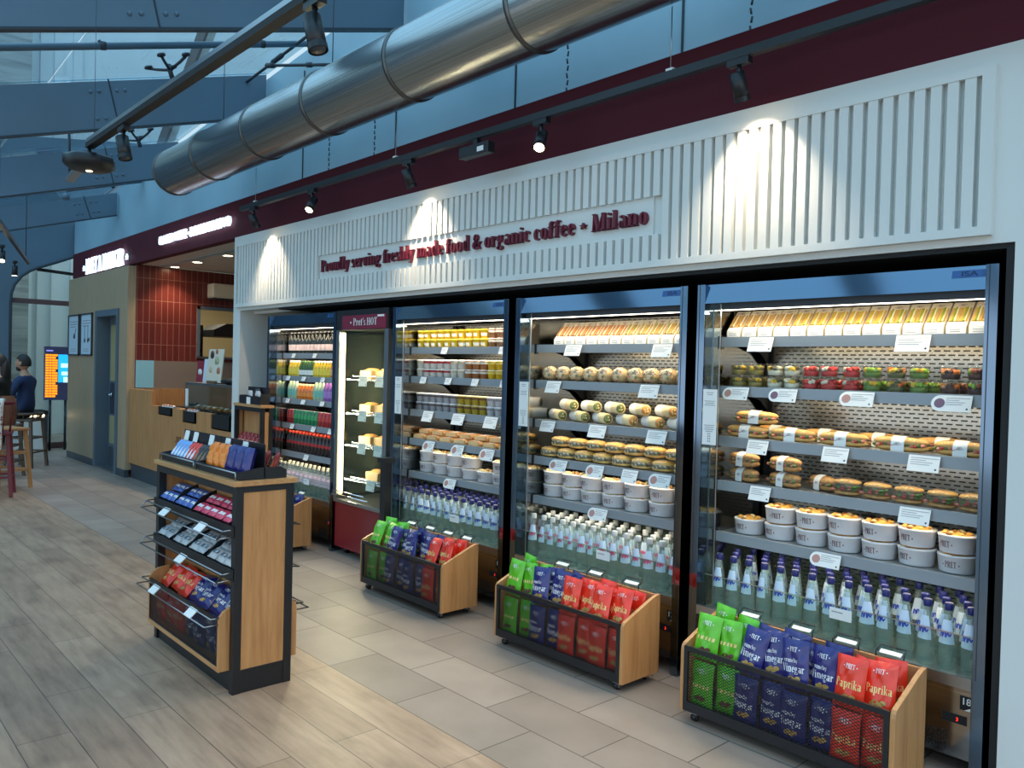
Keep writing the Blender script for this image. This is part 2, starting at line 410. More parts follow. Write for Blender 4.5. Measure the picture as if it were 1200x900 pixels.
struct(MB().box(-7.79,-6.98,3.53,4.1,2.05,2.075,M_WHITE).build('trim_1'))
struct(MB().box(-6.98,-0.97,3.40,4.1,2.055,2.074,M_BLACKM).build('gap_shade_top'))  # black sheet standing in for the shade in the gap above the chillers
struct(MB().box(-0.995,-0.967,3.395,4.1,0,2.055,M_BLACKM).build('gap_shade_side'))  # black strip painting the shade of the recess between chiller and wall

# lettering on the fascia
t=MB()
text_into(t,'Proudly serving freshly made food & organic coffee * Milano',0.098,M_BURGLET,lambda u,v,d:(-4.39+u,3.371-d,2.335+v),depth=0.022,fit=3.46,track=0.03)
tag(t.build('wall_lettering'),'burgundy serif words mounted in the recessed strip of the white slatted fascia','lettering')

# ------------------------------------------------------------------ burgundy band, upper wall
struct(MB().box(-14.15,3.6,3.40,3.5,2.821,3.2,M_BURG).build('wall_burgundy'))
struct(MB().prism([(-15.45,2.82),(3.6,2.82),(3.6,5.45),(-15.45,3.93)],'y',3.73,3.8,M_BLUEWALL).build('wall_upper'))
struct(MB().box(-14.15,3.6,3.5,3.72,3.17,3.2,M_DARKEDGE).build('trim_4'))
sm=MB()
for xx in (-7.2,-5.6,-4.14,-2.75,-1.2): sm.box(xx-0.006,xx+0.006,3.722,3.731,3.0,4.4,M_DARKEDGE)
struct(sm.build('trim_5'))
def neon(name,s_,size,fit,cx,cz,lab,star=True):
    o=thing(name,lab,'sign',(cx,3.395,cz))
    words_=s_.split(' '); tot=text_polys(s_,size,1.0,0.03)[1]; kx=fit/tot; x=-fit/2; sp_=text_polys(' ',size,1.0,0.03)[1]*kx
    for wd in words_:
        ww=text_polys(wd,size,1.0,0.03)[1]*kx
        b=MB(); text_into(b,wd,size,M_GLOW,lambda u,v,d:(x+u,-0.02-d,v-size/2),depth=0.025,fit=ww,track=0.03,center=False); b.build('glowing_star' if wd=='*' else 'glowing_word',o)
        k=MB(); k.box(x+ww/2-0.01,x+ww/2+0.01,-0.02,-0.001,-size*0.25,size*0.25,M_ALU); k.build('mounting_pin',o)
        x+=ww+sp_
    return o
neon('illuminated_sign','* PRET A MANGER *',0.225,2.15,-12.35,2.935,'glowing white shop name sign on burgundy band above the timber wall')
neon('illuminated_sign','ORGANIC COFFEE * FRESHLY MADE FOOD',0.098,2.1,-9.05,3.0,'glowing white slogan in small capitals on burgundy band above the counter')

# ------------------------------------------------------------------ timber wall with door
w=MB()
WT=2.8
w.box(-14.15,-12.67,3.36,3.46,0.1,WT,M_OAKDOOR); w.box(-12.67,-11.6,3.36,3.46,2.25,WT,M_OAKDOOR); w.box(-11.6,-11.25,3.36,3.46,0.1,WT,M_OAKDOOR)
w.box(-14.2,-14.15,3.36,3.46,0,WT,M_OAKDOOR)
w.box(-14.15,-12.67,3.35,3.4,0,0.1,M_KICK); w.box(-11.6,-11.25,3.35,3.4,0,0.1,M_KICK)
struct(w.build('wall_timber'))
d=MB()
for a,b in ((-12.67,-12.58),(-11.68,-11.6)): d.box(a,b,3.34,3.6,0,2.25,M_DOORGREY)
d.box(-12.58,-11.68,3.34,3.6,2.16,2.25,M_DOORGREY); d.box(-12.58,-11.68,3.34,3.6,-0.0,0.03,M_ALU)
dr=struct(d.build('door_1'))
p=MB(); p.box(-12.58,-11.68,3.52,3.57,0.03,2.16,M_DOORGREY)
p.box(-12.5,-11.75,3.512,3.52,1.25,2.05,mat('frosted_yellow_pane',(170,160,112),0.3)); p.box(-12.5,-11.75,3.512,3.52,0.35,0.75,MATS['frosted_yellow_pane']); p.box(-12.55,-11.7,3.514,3.52,0.05,0.3,M_ALU); p.box(-12.5,-11.75,3.512,3.52,0.78,1.22,M_DKGREY)
p.build('leaf',dr)
h=MB(); h.lathe([(0.03,0),(0.03,0.012),(0.012,0.014),(0.012,0.05)],M_CHROME,12); 
ho=h.build('door_handle',dr); ho.location=(-12.42,3.511,1.05); ho.rotation_euler=(R(90),0,0)
h=MB(); h.tube([(-12.42,3.455,1.05),(-12.3,3.455,1.05)],0.011,M_CHROME); h.build('lever',dr)
h=MB(); h.lathe([(0.09,0),(0.09,0.01),(0,0.012)],M_PAPER,18); ho=h.build('door_sign',dr); ho.location=(-11.95,3.511,1.7); ho.rotation_euler=(R(90),0,0)

# framed posters
def poster(lab,kind):
    o=thing('framed_poster',lab,'poster')
    b=MB(); W,H=0.6,0.63
    for a in (-W/2,W/2-0.02): b.box(a,a+0.02,-0.025,0,-H/2,H/2,M_DKGREY)
    for a in (-H/2,H/2-0.02): b.box(-W/2,W/2,-0.025,0,a,a+0.02,M_DKGREY)
    b.build('frame',o)
    pp=mat('pale_blue_poster',(198,216,228),0.4); b=MB(); b.box(-W/2+0.02,W/2-0.02,-0.012,-0.002,-H/2+0.02,H/2-0.02,pp)
    for k in range(3): b.box(-0.2,0.2-0.1*(k==2),-0.0135,-0.012,0.2-k*0.04,0.212-k*0.04,M_GREYINK)
    for k in range(2): b.box(-0.16,0.12,-0.0135,-0.012,-0.22-k*0.03,-0.212-k*0.03,M_GREYINK)
    b.build('sheet',o)
    b=MB()
    if kind:
        b.lathe([(0.001,0),(0.05,0.01),(0.06,0.03),(0.04,0.07),(0.001,0.09)],M_DARKINK,10,(0.03,-0.0125,-0.06),sy=0.02); b.bar((0.06,-0.013,0.0),(0.13,-0.013,0.1),0.02,0.002,M_DARKINK,(0,1,0))
    else:
        for q in (-0.09,0.08):
            b.box(q-0.01,q+0.01,-0.0135,-0.012,-0.1,0.14,M_DARKINK); b.lathe([(0.001,0),(0.035,0.02),(0.04,0.05),(0.001,0.09)],M_DARKINK,10,(q,-0.0125,-0.13),sy=0.02)
        b.box(0.12,0.17,-0.0135,-0.012,-0.1,-0.05,M_DARKINK)
    b.build('drawing',o)
    return o
poster('pale blue framed poster with one dark drawing, farther from the grey door',1).location=(-13.83,3.36,1.92)
poster('pale blue framed poster with spoon shapes, right beside the grey door',0).location=(-13.13,3.36,1.92)

# ------------------------------------------------------------------ serving alcove
def tile_wall_mat():
    m=mat('red_brown_wall_tile',(120,44,38),0.3)
    tc=N(m,'ShaderNodeTexCoord'); sp=N(m,'ShaderNodeSeparateXYZ'); cb=N(m,'ShaderNodeCombineXYZ'); L(m,tc.outputs['Object'],sp.inputs[0]); L(m,sp.outputs['Y'],cb.inputs['X']); L(m,sp.outputs['Z'],cb.inputs['Y'])
    b=N(m,'ShaderNodeTexBrick',offset=0.0,offset_frequency=2); b.inputs['Scale'].default_value=1
    b.inputs['Brick Width'].default_value=0.079; b.inputs['Row Height'].default_value=0.295; b.inputs['Mortar Size'].default_value=0.0035; b.inputs['Mortar Smooth'].default_value=0
    b.inputs['Color1'].default_value=(*lin((98,40,36)),1); b.inputs['Color2'].default_value=(*lin((110,46,40)),1); b.inputs['Mortar'].default_value=(*lin((150,104,92)),1)
    L(m,cb.outputs[0],b.inputs['Vector']); L(m,b.outputs['Color'],bsdf(m).inputs['Base Color']); bump(m,b.outputs['Fac'],-0.3,0.004); return m
MT=tile_wall_mat(); TX=-11.25
w=MB()
w.box(TX-0.12,TX,3.46,4.31,0,2.82,MT); w.box(TX-0.12,TX,4.31,5.1,2.29,2.82,MT); w.box(TX-0.12,TX,5.1,6.2,0,2.82,MT); w.box(TX-0.12,TX,4.31,5.1,0,1.63,MT)
struct(w.build('wall_tile'))
w=MB()
w.box(TX,TX+0.02,4.27,4.31,1.63,2.33,M_DOORGREY); w.box(TX,TX+0.02,4.27,5.14,2.29,2.33,M_DOORGREY); w.box(TX,TX+0.02,5.1,5.14,1.63,2.29,M_DOORGREY); w.box(TX-0.12,TX+0.06,4.27,5.14,1.6,1.63,M_ALU)
struct(w.build('trim_6'))
w=MB(); w.box(TX+0.001,TX+0.014,3.47,3.70,1.19,1.555,mat('pale_blue_panel',(140,196,214),0.3)); struct(w.build('trim_7'))
w=MB(); w.box(TX+0.001,TX+0.012,3.70,6.1,0.9,1.555,mat('taupe_splashback',(134,120,110),0.3)); struct(w.build('trim_8'))
struct(MB().box(TX,-7.95,3.5,6.2,2.825,2.9,M_WHITE2).build('ceiling_alcove'))
struct(MB().box(-14.2,-7.9,6.2,6.3,0,2.9,M_WHITE2).build('wall_alcove'))
struct(MB().box(-7.97,-7.951,3.41,6.2,0,2.82,M_WHITE2).build('wall_alcove_side'))
# kitchen behind the hatch
MC=mat('cream_wall',(206,196,160),0.6)
w=MB(); w.box(-14.1,-14.0,3.6,6.2,0,2.8,MC); struct(w.build('wall_kitchen'))
struct(MB().box(-14.1,-11.4,3.6,6.2,2.82,2.9,MC).build('ceiling_kitchen'))
k=thing('oven_tower','tall black oven seen through the kitchen hatch','oven',(-12.6,4.35,0))
b=MB(); b.box(-0.3,0.3,0,0.42,0,2.12,M_BLACKM); b.build('body',k,0.01); b=MB(); b.box(0.3,0.31,0.03,0.39,1.75,2.05,M_DKGREY); b.box(0.3,0.31,0.03,0.39,1.2,1.7,M_DKGREY); b.build('oven_door',k); b=MB(); b.box(0.31,0.33,0.06,0.09,1.83,1.87,M_CHROME); b.build('knob',k)
k=thing('extractor_hood','dark kitchen hood seen through the hatch beside the oven','hood',(-12.4,4.85,0))
b=MB(); b.prism([(0,1.95),(0.5,1.95),(0.5,2.05),(0.3,2.15),(0.2,2.15),(0,2.05)],'x',-0.3,0.3,M_DKGREY); b.build('canopy',k); b=MB(); b.box(-0.3,0.3,0.0,0.5,1.0,1.62,M_BLACKM); b.build('cooker',k)
k=MB()
for q in range(4): k.box(-13.99,-13.98,4.28+q*0.11,4.29+q*0.11,2.1,2.28,M_DKGREY)
k.box(-13.995,-13.985,4.26,4.68,2.09,2.3,mat('bright_pane',(220,232,240),0.3)); struct(k.build('window_kitchen'))
# counter
cn=thing('service_counter','long pale oak service counter with stepped front under the burgundy slogan','counter',(0,0,0))
b=MB()
Y0,Y1=3.40,3.46
def cbx(x0,x1,z0,z1): b.box(x0,x1,Y0,Y1,z0,z1,M_OAK)
cbx(-11.24,-10.42,0.2,1.18); cbx(-10.42,-10.17,0.2,1.0); cbx(-10.17,-9.66,0.2,0.90); cbx(-9.66,-9.35,0.2,1.0); cbx(-9.35,-8.92,0.2,0.86); cbx(-8.92,-8.52,0.2,1.0); cbx(-8.52,-7.98,0.2,0.84)
b.box(-11.24,-11.2,3.46,4.1,0.2,1.18,M_OAK); b.build('front_panel',cn)
b=MB(); b.box(-10.40,-9.68,3.51,4.1,0.955,0.985,M_OAKX); b.box(-9.64,-7.98,3.51,4.1,0.955,0.985,M_OAKX); b.build('worktop',cn)
b=MB(); b.box(-11.24,-7.98,3.43,3.48,0,0.2,M_KICK); b.build('kick_board',cn)
b=MB(); text_into(b,'* PRET *',0.115,M_INK,lambda u,v,d:(-9.45+u,3.399,0.565+v),sx=0.62); b.build('lettering',cn)
def tub(lab,x0,x1,z0,z1,mi):
    o=thing('counter_basket',lab,'basket',((x0+x1)/2,3.397,z0))
    w=(x1-x0)/2-0.004; hh=z1-z0
    b=MB(); b.box(-w,w,0.0,0.012,0,hh,M_BLACKM); b.box(-w,w,0.09,0.1,0,hh,M_BLACKM); b.box(-w,-w+0.01,0,0.1,0,hh,M_BLACKM); b.box(w-0.01,w,0,0.1,0,hh,M_BLACKM); b.box(-w,w,0,0.1,0,0.01,M_BLACKM); b.build('tray',o)
    return o
tubs=[(-10.13,-9.70,0.905,1.0),(-9.31,-8.96,0.865,0.99),(-8.48,-8.02,0.845,1.0)]
for (a,b_,z0,z1),lb in zip(tubs,('black basket of wrapped snacks let into the counter nearest the timber wall','middle black basket let into the oak counter front','wide empty black basket let into the counter beside the white column')): tub(lb,a,b_,z0,z1,0)
rs=random.Random(3)
def wrap_snack():
    o=thing('wrapped_snack','x x x x','snack'); b=MB(); b.blob((0,0,0.022),(0.045,0.03,0.022),mat('white_wrapper',(222,222,224),0.35),8,6,0.18,rs); b.build('wrapper',o); b=MB(); b.blob((0.01,-0.012,0.03),(0.026,0.016,0.016),mat('orange_print',(206,120,70),0.5),6,4,0.1,rs); b.build('print',o); return o
KS=Kind(wrap_snack)
for i in range(4): KS.put((-10.055+i*0.093,3.447,0.985),'white wrapped snack, %s from the left in the basket nearest the timber wall'%ORD[i],(0,0,rs.uniform(-.3,.3)),'snacks in the counter baskets')
for i in range(3): KS.put((-9.235+i*0.1,3.447,0.975),'white wrapped snack, %s from the left in the middle counter basket'%ORD[i],(0,0,rs.uniform(-.3,.3)),'snacks in the counter baskets')
# glass display case
c=thing('display_case','low glass pastry case on the oak service counter','display case',(-8.76,3.515,0.987))
b=MB(); b.box(-0.82,0.82,0.0,0.5,0.30,0.325,M_ALU); b.build('top',c)
b=MB(); b.box(-0.82,0.82,0.0,0.006,0.012,0.30,M_GLASS); b.box(-0.82,-0.814,0.006,0.5,0.012,0.30,M_GLASS); b.build('glass_panel',c)
b=MB(); b.box(-0.82,0.82,0,0.5,0,0.012,M_BLACKM); b.build('base',c)
b=MB()
for q in (-0.815,0.805): b.box(q,q+0.01,0.0,0.01,0.012,0.3,M_ALU)
b.build('corner_post',c)
b=MB(); b.box(-0.80,-0.72,-0.006,-0.001,0.05,0.25,M_PAPER); b.build('notice',c)
def pastry():
    o=thing('pastry','x x x x','pastry'); b=MB(); b.blob((0,0,0.024),(0.055,0.045,0.024),mat('pastry_brown',(176,120,70),0.55),9,6,0.15,rs); b.build('crust',o); b=MB(); b.blob((0,-0.005,0.04),(0.035,0.03,0.013),mat('icing',(232,222,206),0.5),8,5,0.15,rs); b.build('icing',o); return o
KP=Kind(pastry)
for i in range(9): KP.put((-9.43+i*0.165,3.62,1.0),'iced brown pastry, %s from the left inside the glass counter case'%ORD[i],(0,0,rs.uniform(0,3)),'pastries in the counter case')
# signs standing on the case
o=thing('menu_stand','cream menu board with round food pictures standing on the glass case','sign',(-8.97,3.62,1.313))
b=MB(); b.obox((0,0,0.2),(0.42,0.01,0.38),(R(-6),0,0),mat('cream_card',(226,216,196),0.5)); b.build('board',o)
b=MB(); b.box(-0.12,0.12,-0.05,0.08,0,0.03,mat('stand_brown',(110,84,60),0.5)); b.build('foot',o)
b=MB()
for (px,pz,r_,c_) in ((-0.1,0.32,0.05,(70,44,40)),(0.05,0.25,0.055,(170,180,140)),(0.12,0.14,0.045,(190,120,90)),(-0.1,0.15,0.04,(214,190,160)),(0.02,0.36,0.03,(180,110,70))):
    b.tube([(px,-0.0055-(0.2-pz)*0.1,pz),(px,-0.0085-(0.2-pz)*0.1,pz)],r_,mat('picture%d%d'%(c_[0],c_[1]),c_,0.5),14)
b.build('food_picture',o)
o=thing('table_sign','small red and white card standing left of the cream menu board','sign',(-9.33,3.62,1.313)); b=MB(); b.obox((-0.07,0,0.13),(0.2,0.008,0.25),(R(-5),0,0),mat('red_card',(142,36,56),0.5)); b.build('red_card',o); b=MB(); b.lathe([(0.001,0),(0.05,0.0),(0.06,0.03),(0.05,0.06),(0.001,0.07)],M_PAPER,10,(-0.06,-0.009,0.09),sy=0.05); b.build('picture',o); b=MB(); b.obox((0.11,0.01,0.14),(0.15,0.008,0.27),(R(-5),0,R(8)),mat('pale_card',(206,216,226),0.5)); b.build('pale_card',o)
o=thing('folded_cloth','dark folded bundle lying on the case beside the cream menu board','cloth',(-8.5,3.62,1.313)); b=MB(); b.blob((0,0,0.035),(0.2,0.1,0.035),M_BLACKM,12,6,0.12,rs); b.build('cloth',o); b=MB(); b.tube([(0.12,-0.05,0.05),(0.16,-0.02,0.085),(0.2,0.02,0.05)],0.008,M_BLACKM); b.build('strap',o)
o=thing('serving_tongs_tray','black tray lying on the counter end beside the glass case','tray',(-9.98,3.75,0.986)); b=MB(); b.box(-0.22,0.22,-0.12,0.12,0,0.015,M_BLACKM); b.build('tray',o); b=MB(); b.tube([(-0.15,0,0.03),(0.1,0.02,0.05)],0.018,M_BLACKM); b.build('tongs',o)
# cream box on the tile wall
o=thing('wall_mounted_air_conditioner','cream wall unit above the kitchen hatch on the red tiles','air conditioner',(TX+0.001,4.75,2.45)); b=MB(); b.box(0,0.22,-0.35,0.35,-0.0,0.2,mat('cream_plastic',(226,214,186),0.4)); b.build('casing',o,0.02); b=MB(); b.box(0.02,0.2,-0.33,0.33,-0.015,-0.001,M_DKGREY); b.build('louvre',o)
# downlights
def downlight():
    o=thing('downlight','x x x x','light'); b=MB(); b.lathe([(0.075,0),(0.075,-0.008),(0.055,-0.008),(0.055,0)],M_PAPER,18,caps=False); b.build('ring',o); b=MB(); b.lathe([(0.055,-0.004),(0.001,-0.0045)],M_LAMP,18,caps=False); b.build('lamp',o); return o
KD=Kind(downlight)
for xx,lb in ((-11.08,'round ceiling downlight nearest the red tile wall'),(-10.3,'middle round downlight in the alcove ceiling'),(-9.35,'round ceiling downlight nearest the white slatted fascia')):
    KD.put((xx,3.9,2.824),lb,group='alcove downlights')
# ------------------------------------------------------------------ end wall with its arched window
ew=MB()
op=[(-9,0),(2.80,0),(2.80,2.45),(2.81,2.62),(2.85,2.76),(2.95,2.91),(3.07,3.01),(3.22,3.09),(3.5,3.21),(3.78,3.34),(4.4,3.55),(5.5,3.9),(5.5,5.6),(-9,3.6)]
ew.prism(op,'x',-15.7,-15.5,M_BLUESTEEL)
e_=struct(ew.build('wall_end'))
rm=MB(); rm.tube([(-15.49,y,z) for y,z in op[1:12]],0.022,M_DARKEDGE,6); rm.build('arch_rim',e_)
wn=MB(); wn.box(-15.64,-15.62,2.7,5.6,0.1,3.8,M_GLASS); wnd=struct(wn.build('window_1'))
b=MB(); b.box(-15.66,-15.56,2.8,5.6,2.47,2.55,mat('brown_mullion',(96,70,72),0.5)); b.box(-15.66,-15.56,2.8,5.6,0.0,0.1,MATS['brown_mullion']); b.build('window_frame',wnd)
b=MB(); b.bar((-15.6,3.2,3.06),(-15.6,4.6,2.98),0.05,0.05,M_BLACKM); b.build('stay_bar',wnd)
# ---------------- exterior station walls
MCON=mat('striated_concrete',(150,152,150),0.8)
v=coords(MCON,(1,0.35,5)); n=N(MCON,'ShaderNodeTexNoise'); n.inputs['Scale'].default_value=2.0; n.inputs['Detail'].default_value=6; L(MCON,v,n.inputs['Vector'])
L(MCON,ramp(MCON,n.outputs['Fac'],[(0.3,(140,144,142)),(0.6,(190,192,188))]),bsdf(MCON).inputs['Base Color'])
MPALE=mat('pale_stone',(236,242,244),0.7)
b=MB(); b.box(-18.4,-18.0,-9,3.55,-0.1,9,MCON); struct(b.build('exterior_wall'))
b=MB(); b.box(-19.2,-18.6,3.55,12,-0.1,14,MPALE)
for yy in (3.6,3.8,4.05,4.4): b.box(-18.6,-18.5,yy,yy+0.1+0.06*(yy>4),-0.1,14,MPALE)
struct(b.build('exterior_wall_pale'))
b=MB(); b.box(-30,12,11,11.5,-0.1,22,noisy('station_stone',(176,182,180),(196,200,196),0.5,0.8))
xx=-29
while xx<12:
    b.box(xx,xx+0.7,10.75,11,0,22,MATS['station_stone']); b.box(xx+0.9,xx+2.4,10.97,11.01,6,13,M_DKGREY if int(xx)%2 else MATS['station_stone']); b.box(xx+0.7,xx+3.0,10.85,11,14.2,14.8,MATS['station_stone']); xx+=3.0
struct(b.build('exterior_wall_station'))
# ---------------- low desk with a light strip by the window
o=thing('lit_desk','low white desk with a warm light strip in front of the arched window','desk',(-15.15,3.12,0))
b=MB(); b.box(-0.25,0.1,-0.28,0.10,0,0.58,M_WHITE); b.build('body',o); b=MB(); b.box(-0.3,0.13,-0.3,0.155,0.62,0.68,M_BLACKM); b.build('top',o); b=MB(); b.box(0.1,0.11,-0.28,0.1,0.585,0.618,M_LEDW); b.build('light_strip',o); b=MB(); b.box(-0.3,0.13,0.105,0.15,0,0.62,M_DKGREY); b.build('leg',o)
# ---------------- departures screen
o=thing('departure_board','tall departures screen with orange rows and a cyan advert','screen',(-15.15,3.24,0.85))
b=MB(); b.box(-0.08,0,0,0.42,0,0.9,mat('screen_dark',(46,52,78),0.3,emit=(40,46,74),es=0.6)); b.build('panel',o,0.005)
b=MB(); MO=mat('orange_row',(255,150,20),0.4,emit=(255,140,12),es=1.6)
for r_ in range(17):
    z=0.05+r_*0.043
    for a,c_ in ((0.008,0.06),(0.066,0.1),(0.106,0.19)): b.box(0,0.004,a,c_ - (0.03 if (r_*7)%5==0 and a>0.1 else 0),z,z+0.032,MO)
b.build('row',o)
b=MB(); b.box(0,0.004,0.2,0.41,0.3,0.77,mat('cyan_advert',(40,170,240),0.4,emit=(30,165,240),es=1.3)); mw=mat('pale_advert',(190,240,255),0.4,emit=(190,240,255),es=1.3); b.box(0.004,0.006,0.24,0.36,0.55,0.62,mw); b.box(0.004,0.006,0.25,0.35,0.42,0.48,mw); b.box(0.004,0.006,0.28,0.39,0.3,0.39,mw); b.build('advert',o)
b=MB(); b.box(0,0.004,0.02,0.12,0.82,0.84,mat('violet_text',(150,150,240),0.4,emit=(140,140,240),es=1.0)); b.build('heading',o)
b=MB(); b.tube([(-0.06,0.1,0),(-0.06,0.1,-0.849)],0.02,M_DKGREY); b.tube([(-0.06,0.33,0),(-0.06,0.33,-0.849)],0.02,M_DKGREY); b.build('stand',o)

# ------------------------------------------------------------------ sloping steel ribs and the glass roof
def zb(x,y): return 3.78+0.08*(x+5.5)+0.30*(y-2)
seams={-3.0:1.2,-5.5:1.76,-8.0:2.24,-10.5:2.9,-13.0:3.3}
hts={-3.0:.44,-5.5:.44,-8.0:.43,-10.5:.43,-13.0:.33}
off={-3.0:0,-5.5:0.0,-8.0:.03,-10.5:.02,-13.0:.04}
for k,xr in enumerate((-3.0,-5.5,-8.0,-10.5,-13.0)):
    h=hts[xr]; dz=off[xr]
    zz=lambda y: zb(xr,y)+dz
    b=MB(); b.prism([(-4.2,zz(-4.2)),(3.7,zz(3.7)),(3.7,zz(3.7)+h),(-4.2,zz(-4.2)+h)],'x',xr-0.02,xr+0.02,M_BLUESTEEL)
    rb=struct(b.build('beam_%d'%(k+1)))
    b=MB(); b.bar((xr,-4.2,zz(-4.2)-0.008),(xr,3.7,zz(3.7)-0.008),0.07,0.016,M_DARKEDGE); b.build('flange',rb)
    sy=seams[xr]; b=MB(); b.bar((xr+0.021,sy-0.05*0.3+0.06,zz(sy)+0.01),(xr+0.021,sy-0.06,zz(sy)+h),0.012,0.006,M_DARKEDGE,(1,0,0)); b.build('splice_joint',rb)
    for row in (0.09,h-0.09):
        for q in (-0.17,-0.10,0.05,0.12):
            yq=sy+q-row*0.25+0.05; b=MB(); b.blob((xr+0.022,yq,zz(yq)+row),(0.014,0.017,0.017),M_BLUESTEEL,8,6); b.build('bolt',rb)
    # small clip lights on the beams
rg=MB()
def zr(x,y): return zb(x,y)+0.47
xs=[-15.5,-13,-10.5,-8,-5.5,-3,-0.5,2.0,3.6]
for a,b_ in zip(xs,xs[1:]):
    for ya,yb in ((-4.2,-1.0),(-0.98,1.7),(1.72,3.72)):
        p=[(a+.01,ya),(b_-.01,ya),(b_-.01,yb),(a+.01,yb)]
        vs=[(x,y,zr(x,y)) for x,y in p]+[(x,y,zr(x,y)+0.02) for x,y in p]
        rg.add(vs,[(0,1,2,3),(7,6,5,4),(0,4,5,1),(1,5,6,2),(2,6,7,3),(3,7,4,0)],M_ROOFGLASS)
struct(rg.build('ceiling'))
# glass fittings (four-armed clamps) under the joints
def spider():
    o=thing('glass_clamp','x x x x','glass clamp'); b=MB()
    for sx in (-1,1):
        for sy in (-1,1): b.tube([(0,0,-0.09),(sx*0.1,sy*0.07,-0.05),(sx*0.16,sy*0.11,-0.02)],0.013,M_DKGREY,6)
    b.tube([(0,0,-0.16),(0,0,-0.04)],0.022,M_DKGREY); b.build('arm',o)
    for sx in (-1,1):
        for sy in (-1,1): b=MB(); b.lathe([(0.035,-0.02),(0.035,-0.002),(0.012,-0.0)],M_DKGREY,10,(sx*0.16,sy*0.11,0)); b.build('pad',o)
    return o
KC=Kind(spider)
for (x,y),lb in (((-7.4,2.5),'steel glass clamp under the roof between the two nearest blue beams'),((-9.85,3.0),'steel glass clamp under the roof between the second and third blue beams'),((-12.1,3.35),'steel glass clamp under the roof between the third and fourth blue beams')):
    KC.put((x,y,zr(x,y)-0.03),lb,(R(16.7),R(-4.6),0),'clamps of the glass roof')
# tubes and rods
def pole(name,lab,cat,a,b_,r_,m,extra=None):
    o=MB(); o.tube([a,b_],r_,m,10); q=o.build(name); tag(q,lab,cat); 
    return q
p=pole('roof_tube','thin grey tube hung below the glass between the nearest beams','tube',(-7.0,-3.5,zb(-7,-3.5)+0.425),(-7.0,3.7,zb(-7,3.7)+0.425),0.028,M_BLUESTEEL)
b=MB(); 
for yy in (0.4,1.87,3.2): b.tube([(-7,yy,zb(-7,yy)+0.42),(-7.0,yy-0.03,zb(-7,yy)+0.462)],0.014,M_DKGREY); b.tube([(-7,yy-0.02,zb(-7,yy)+0.425),(-7,yy+0.02,zb(-7,yy)+0.431)],0.036,M_DKGREY)
b.build('hanger',p)
p=pole('roof_tube','short pale tube with a closed end below the third beam','tube',(-11.9,2.76,zb(-11.9,2.76)+0.30),(-11.9,3.7,zb(-11.9,3.7)+0.30),0.04,M_BLUESTEEL)
b=MB(); b.lathe([(0.05,0),(0.05,0.06),(0.02,0.08)],M_BLUESTEEL,10,(-11.9,2.76,zb(-11.9,2.76)+0.16)); b.build('end_cap',p)
o=thing('roof_strut','pale outdoor steel strut leaning above the glass roof','strut',(-18.4,6.0,5.7)); b=MB(); b.bar((0.0,0,0.0),(4.6,0,3.6),0.34,0.2,M_WHITE,(0,1,0)); b.build('web',o); b=MB(); b.bar((0.2,-0.14,-0.08),(4.8,-0.14,3.52),0.36,0.05,mat('strut_brown',(112,96,88),0.6),(0,1,0)); b.build('flange',o)
for a,b_,lb in (((-9.3,3.45,4.28),(-6.2,3.55,4.62),'long thin tie rod rising to the duct under the glass roof'),((-7.35,3.4,4.40),(-6.4,3.62,4.22),'short tie rod sloping down to the duct under the glass roof')):
    q=pole('tie_rod',lb,'rod',a,b_,0.014,M_DKGREY); A=Vector(a); B=Vector(b_); b=MB(); b.tube([A.lerp(B,.02),A.lerp(B,.12)],0.026,M_DKGREY,8); b.build('turnbuckle',q); b=MB(); b.tube([A.lerp(B,.6),A.lerp(B,.66)],0.024,M_DKGREY,8); b.build('coupler',q)

# ------------------------------------------------------------------ spiral air duct
DY,DZ,DR=3.02,3.52,0.232
MD=mat('galvanised_duct',(178,178,176),0.27,1.0)
v=coords(MD,(0.35,60,60)); n=N(MD,'ShaderNodeTexNoise'); n.inputs['Scale'].default_value=2; L(MD,v,n.inputs['Vector']); L(MD,ramp(MD,n.outputs['Fac'],[(0.3,(160,160,158)),(0.7,(190,190,188))]),bsdf(MD).inputs['Base Color'])
o=thing('air_duct','big galvanised round air duct hung above the burgundy band','duct',(-8.6,DY,DZ))
b=MB(); b.tube([(0,0,0),(10.5,0,0)],DR,MD,48,caps=False); b.tube([(0.002,0,0),(10.5,0,0)],DR-0.006,M_BLACKM,48,caps=False); b.tube([(0.1,0,0),(0.11,0,0)],DR-0.007,M_BLACKM,48); b.build('pipe',o)
for q in (0.0,1.0,2.1,3.15,4.25,5.4,6.9): b=MB(); b.tube([(q-0.012,0,0),(q+0.012,0,0)],DR+0.008,mat('duct_band',(110,108,106),0.35,0.9),48); b.build('joint_band',o)
for q in (1.2,3.2,5.0,7.0,9.0): b=MB(); b.tube([(q,0,DR),(q,0,zr(-8.6+q,DY)-DZ)],0.004,M_DKGREY,6); b.build('hanger',o)

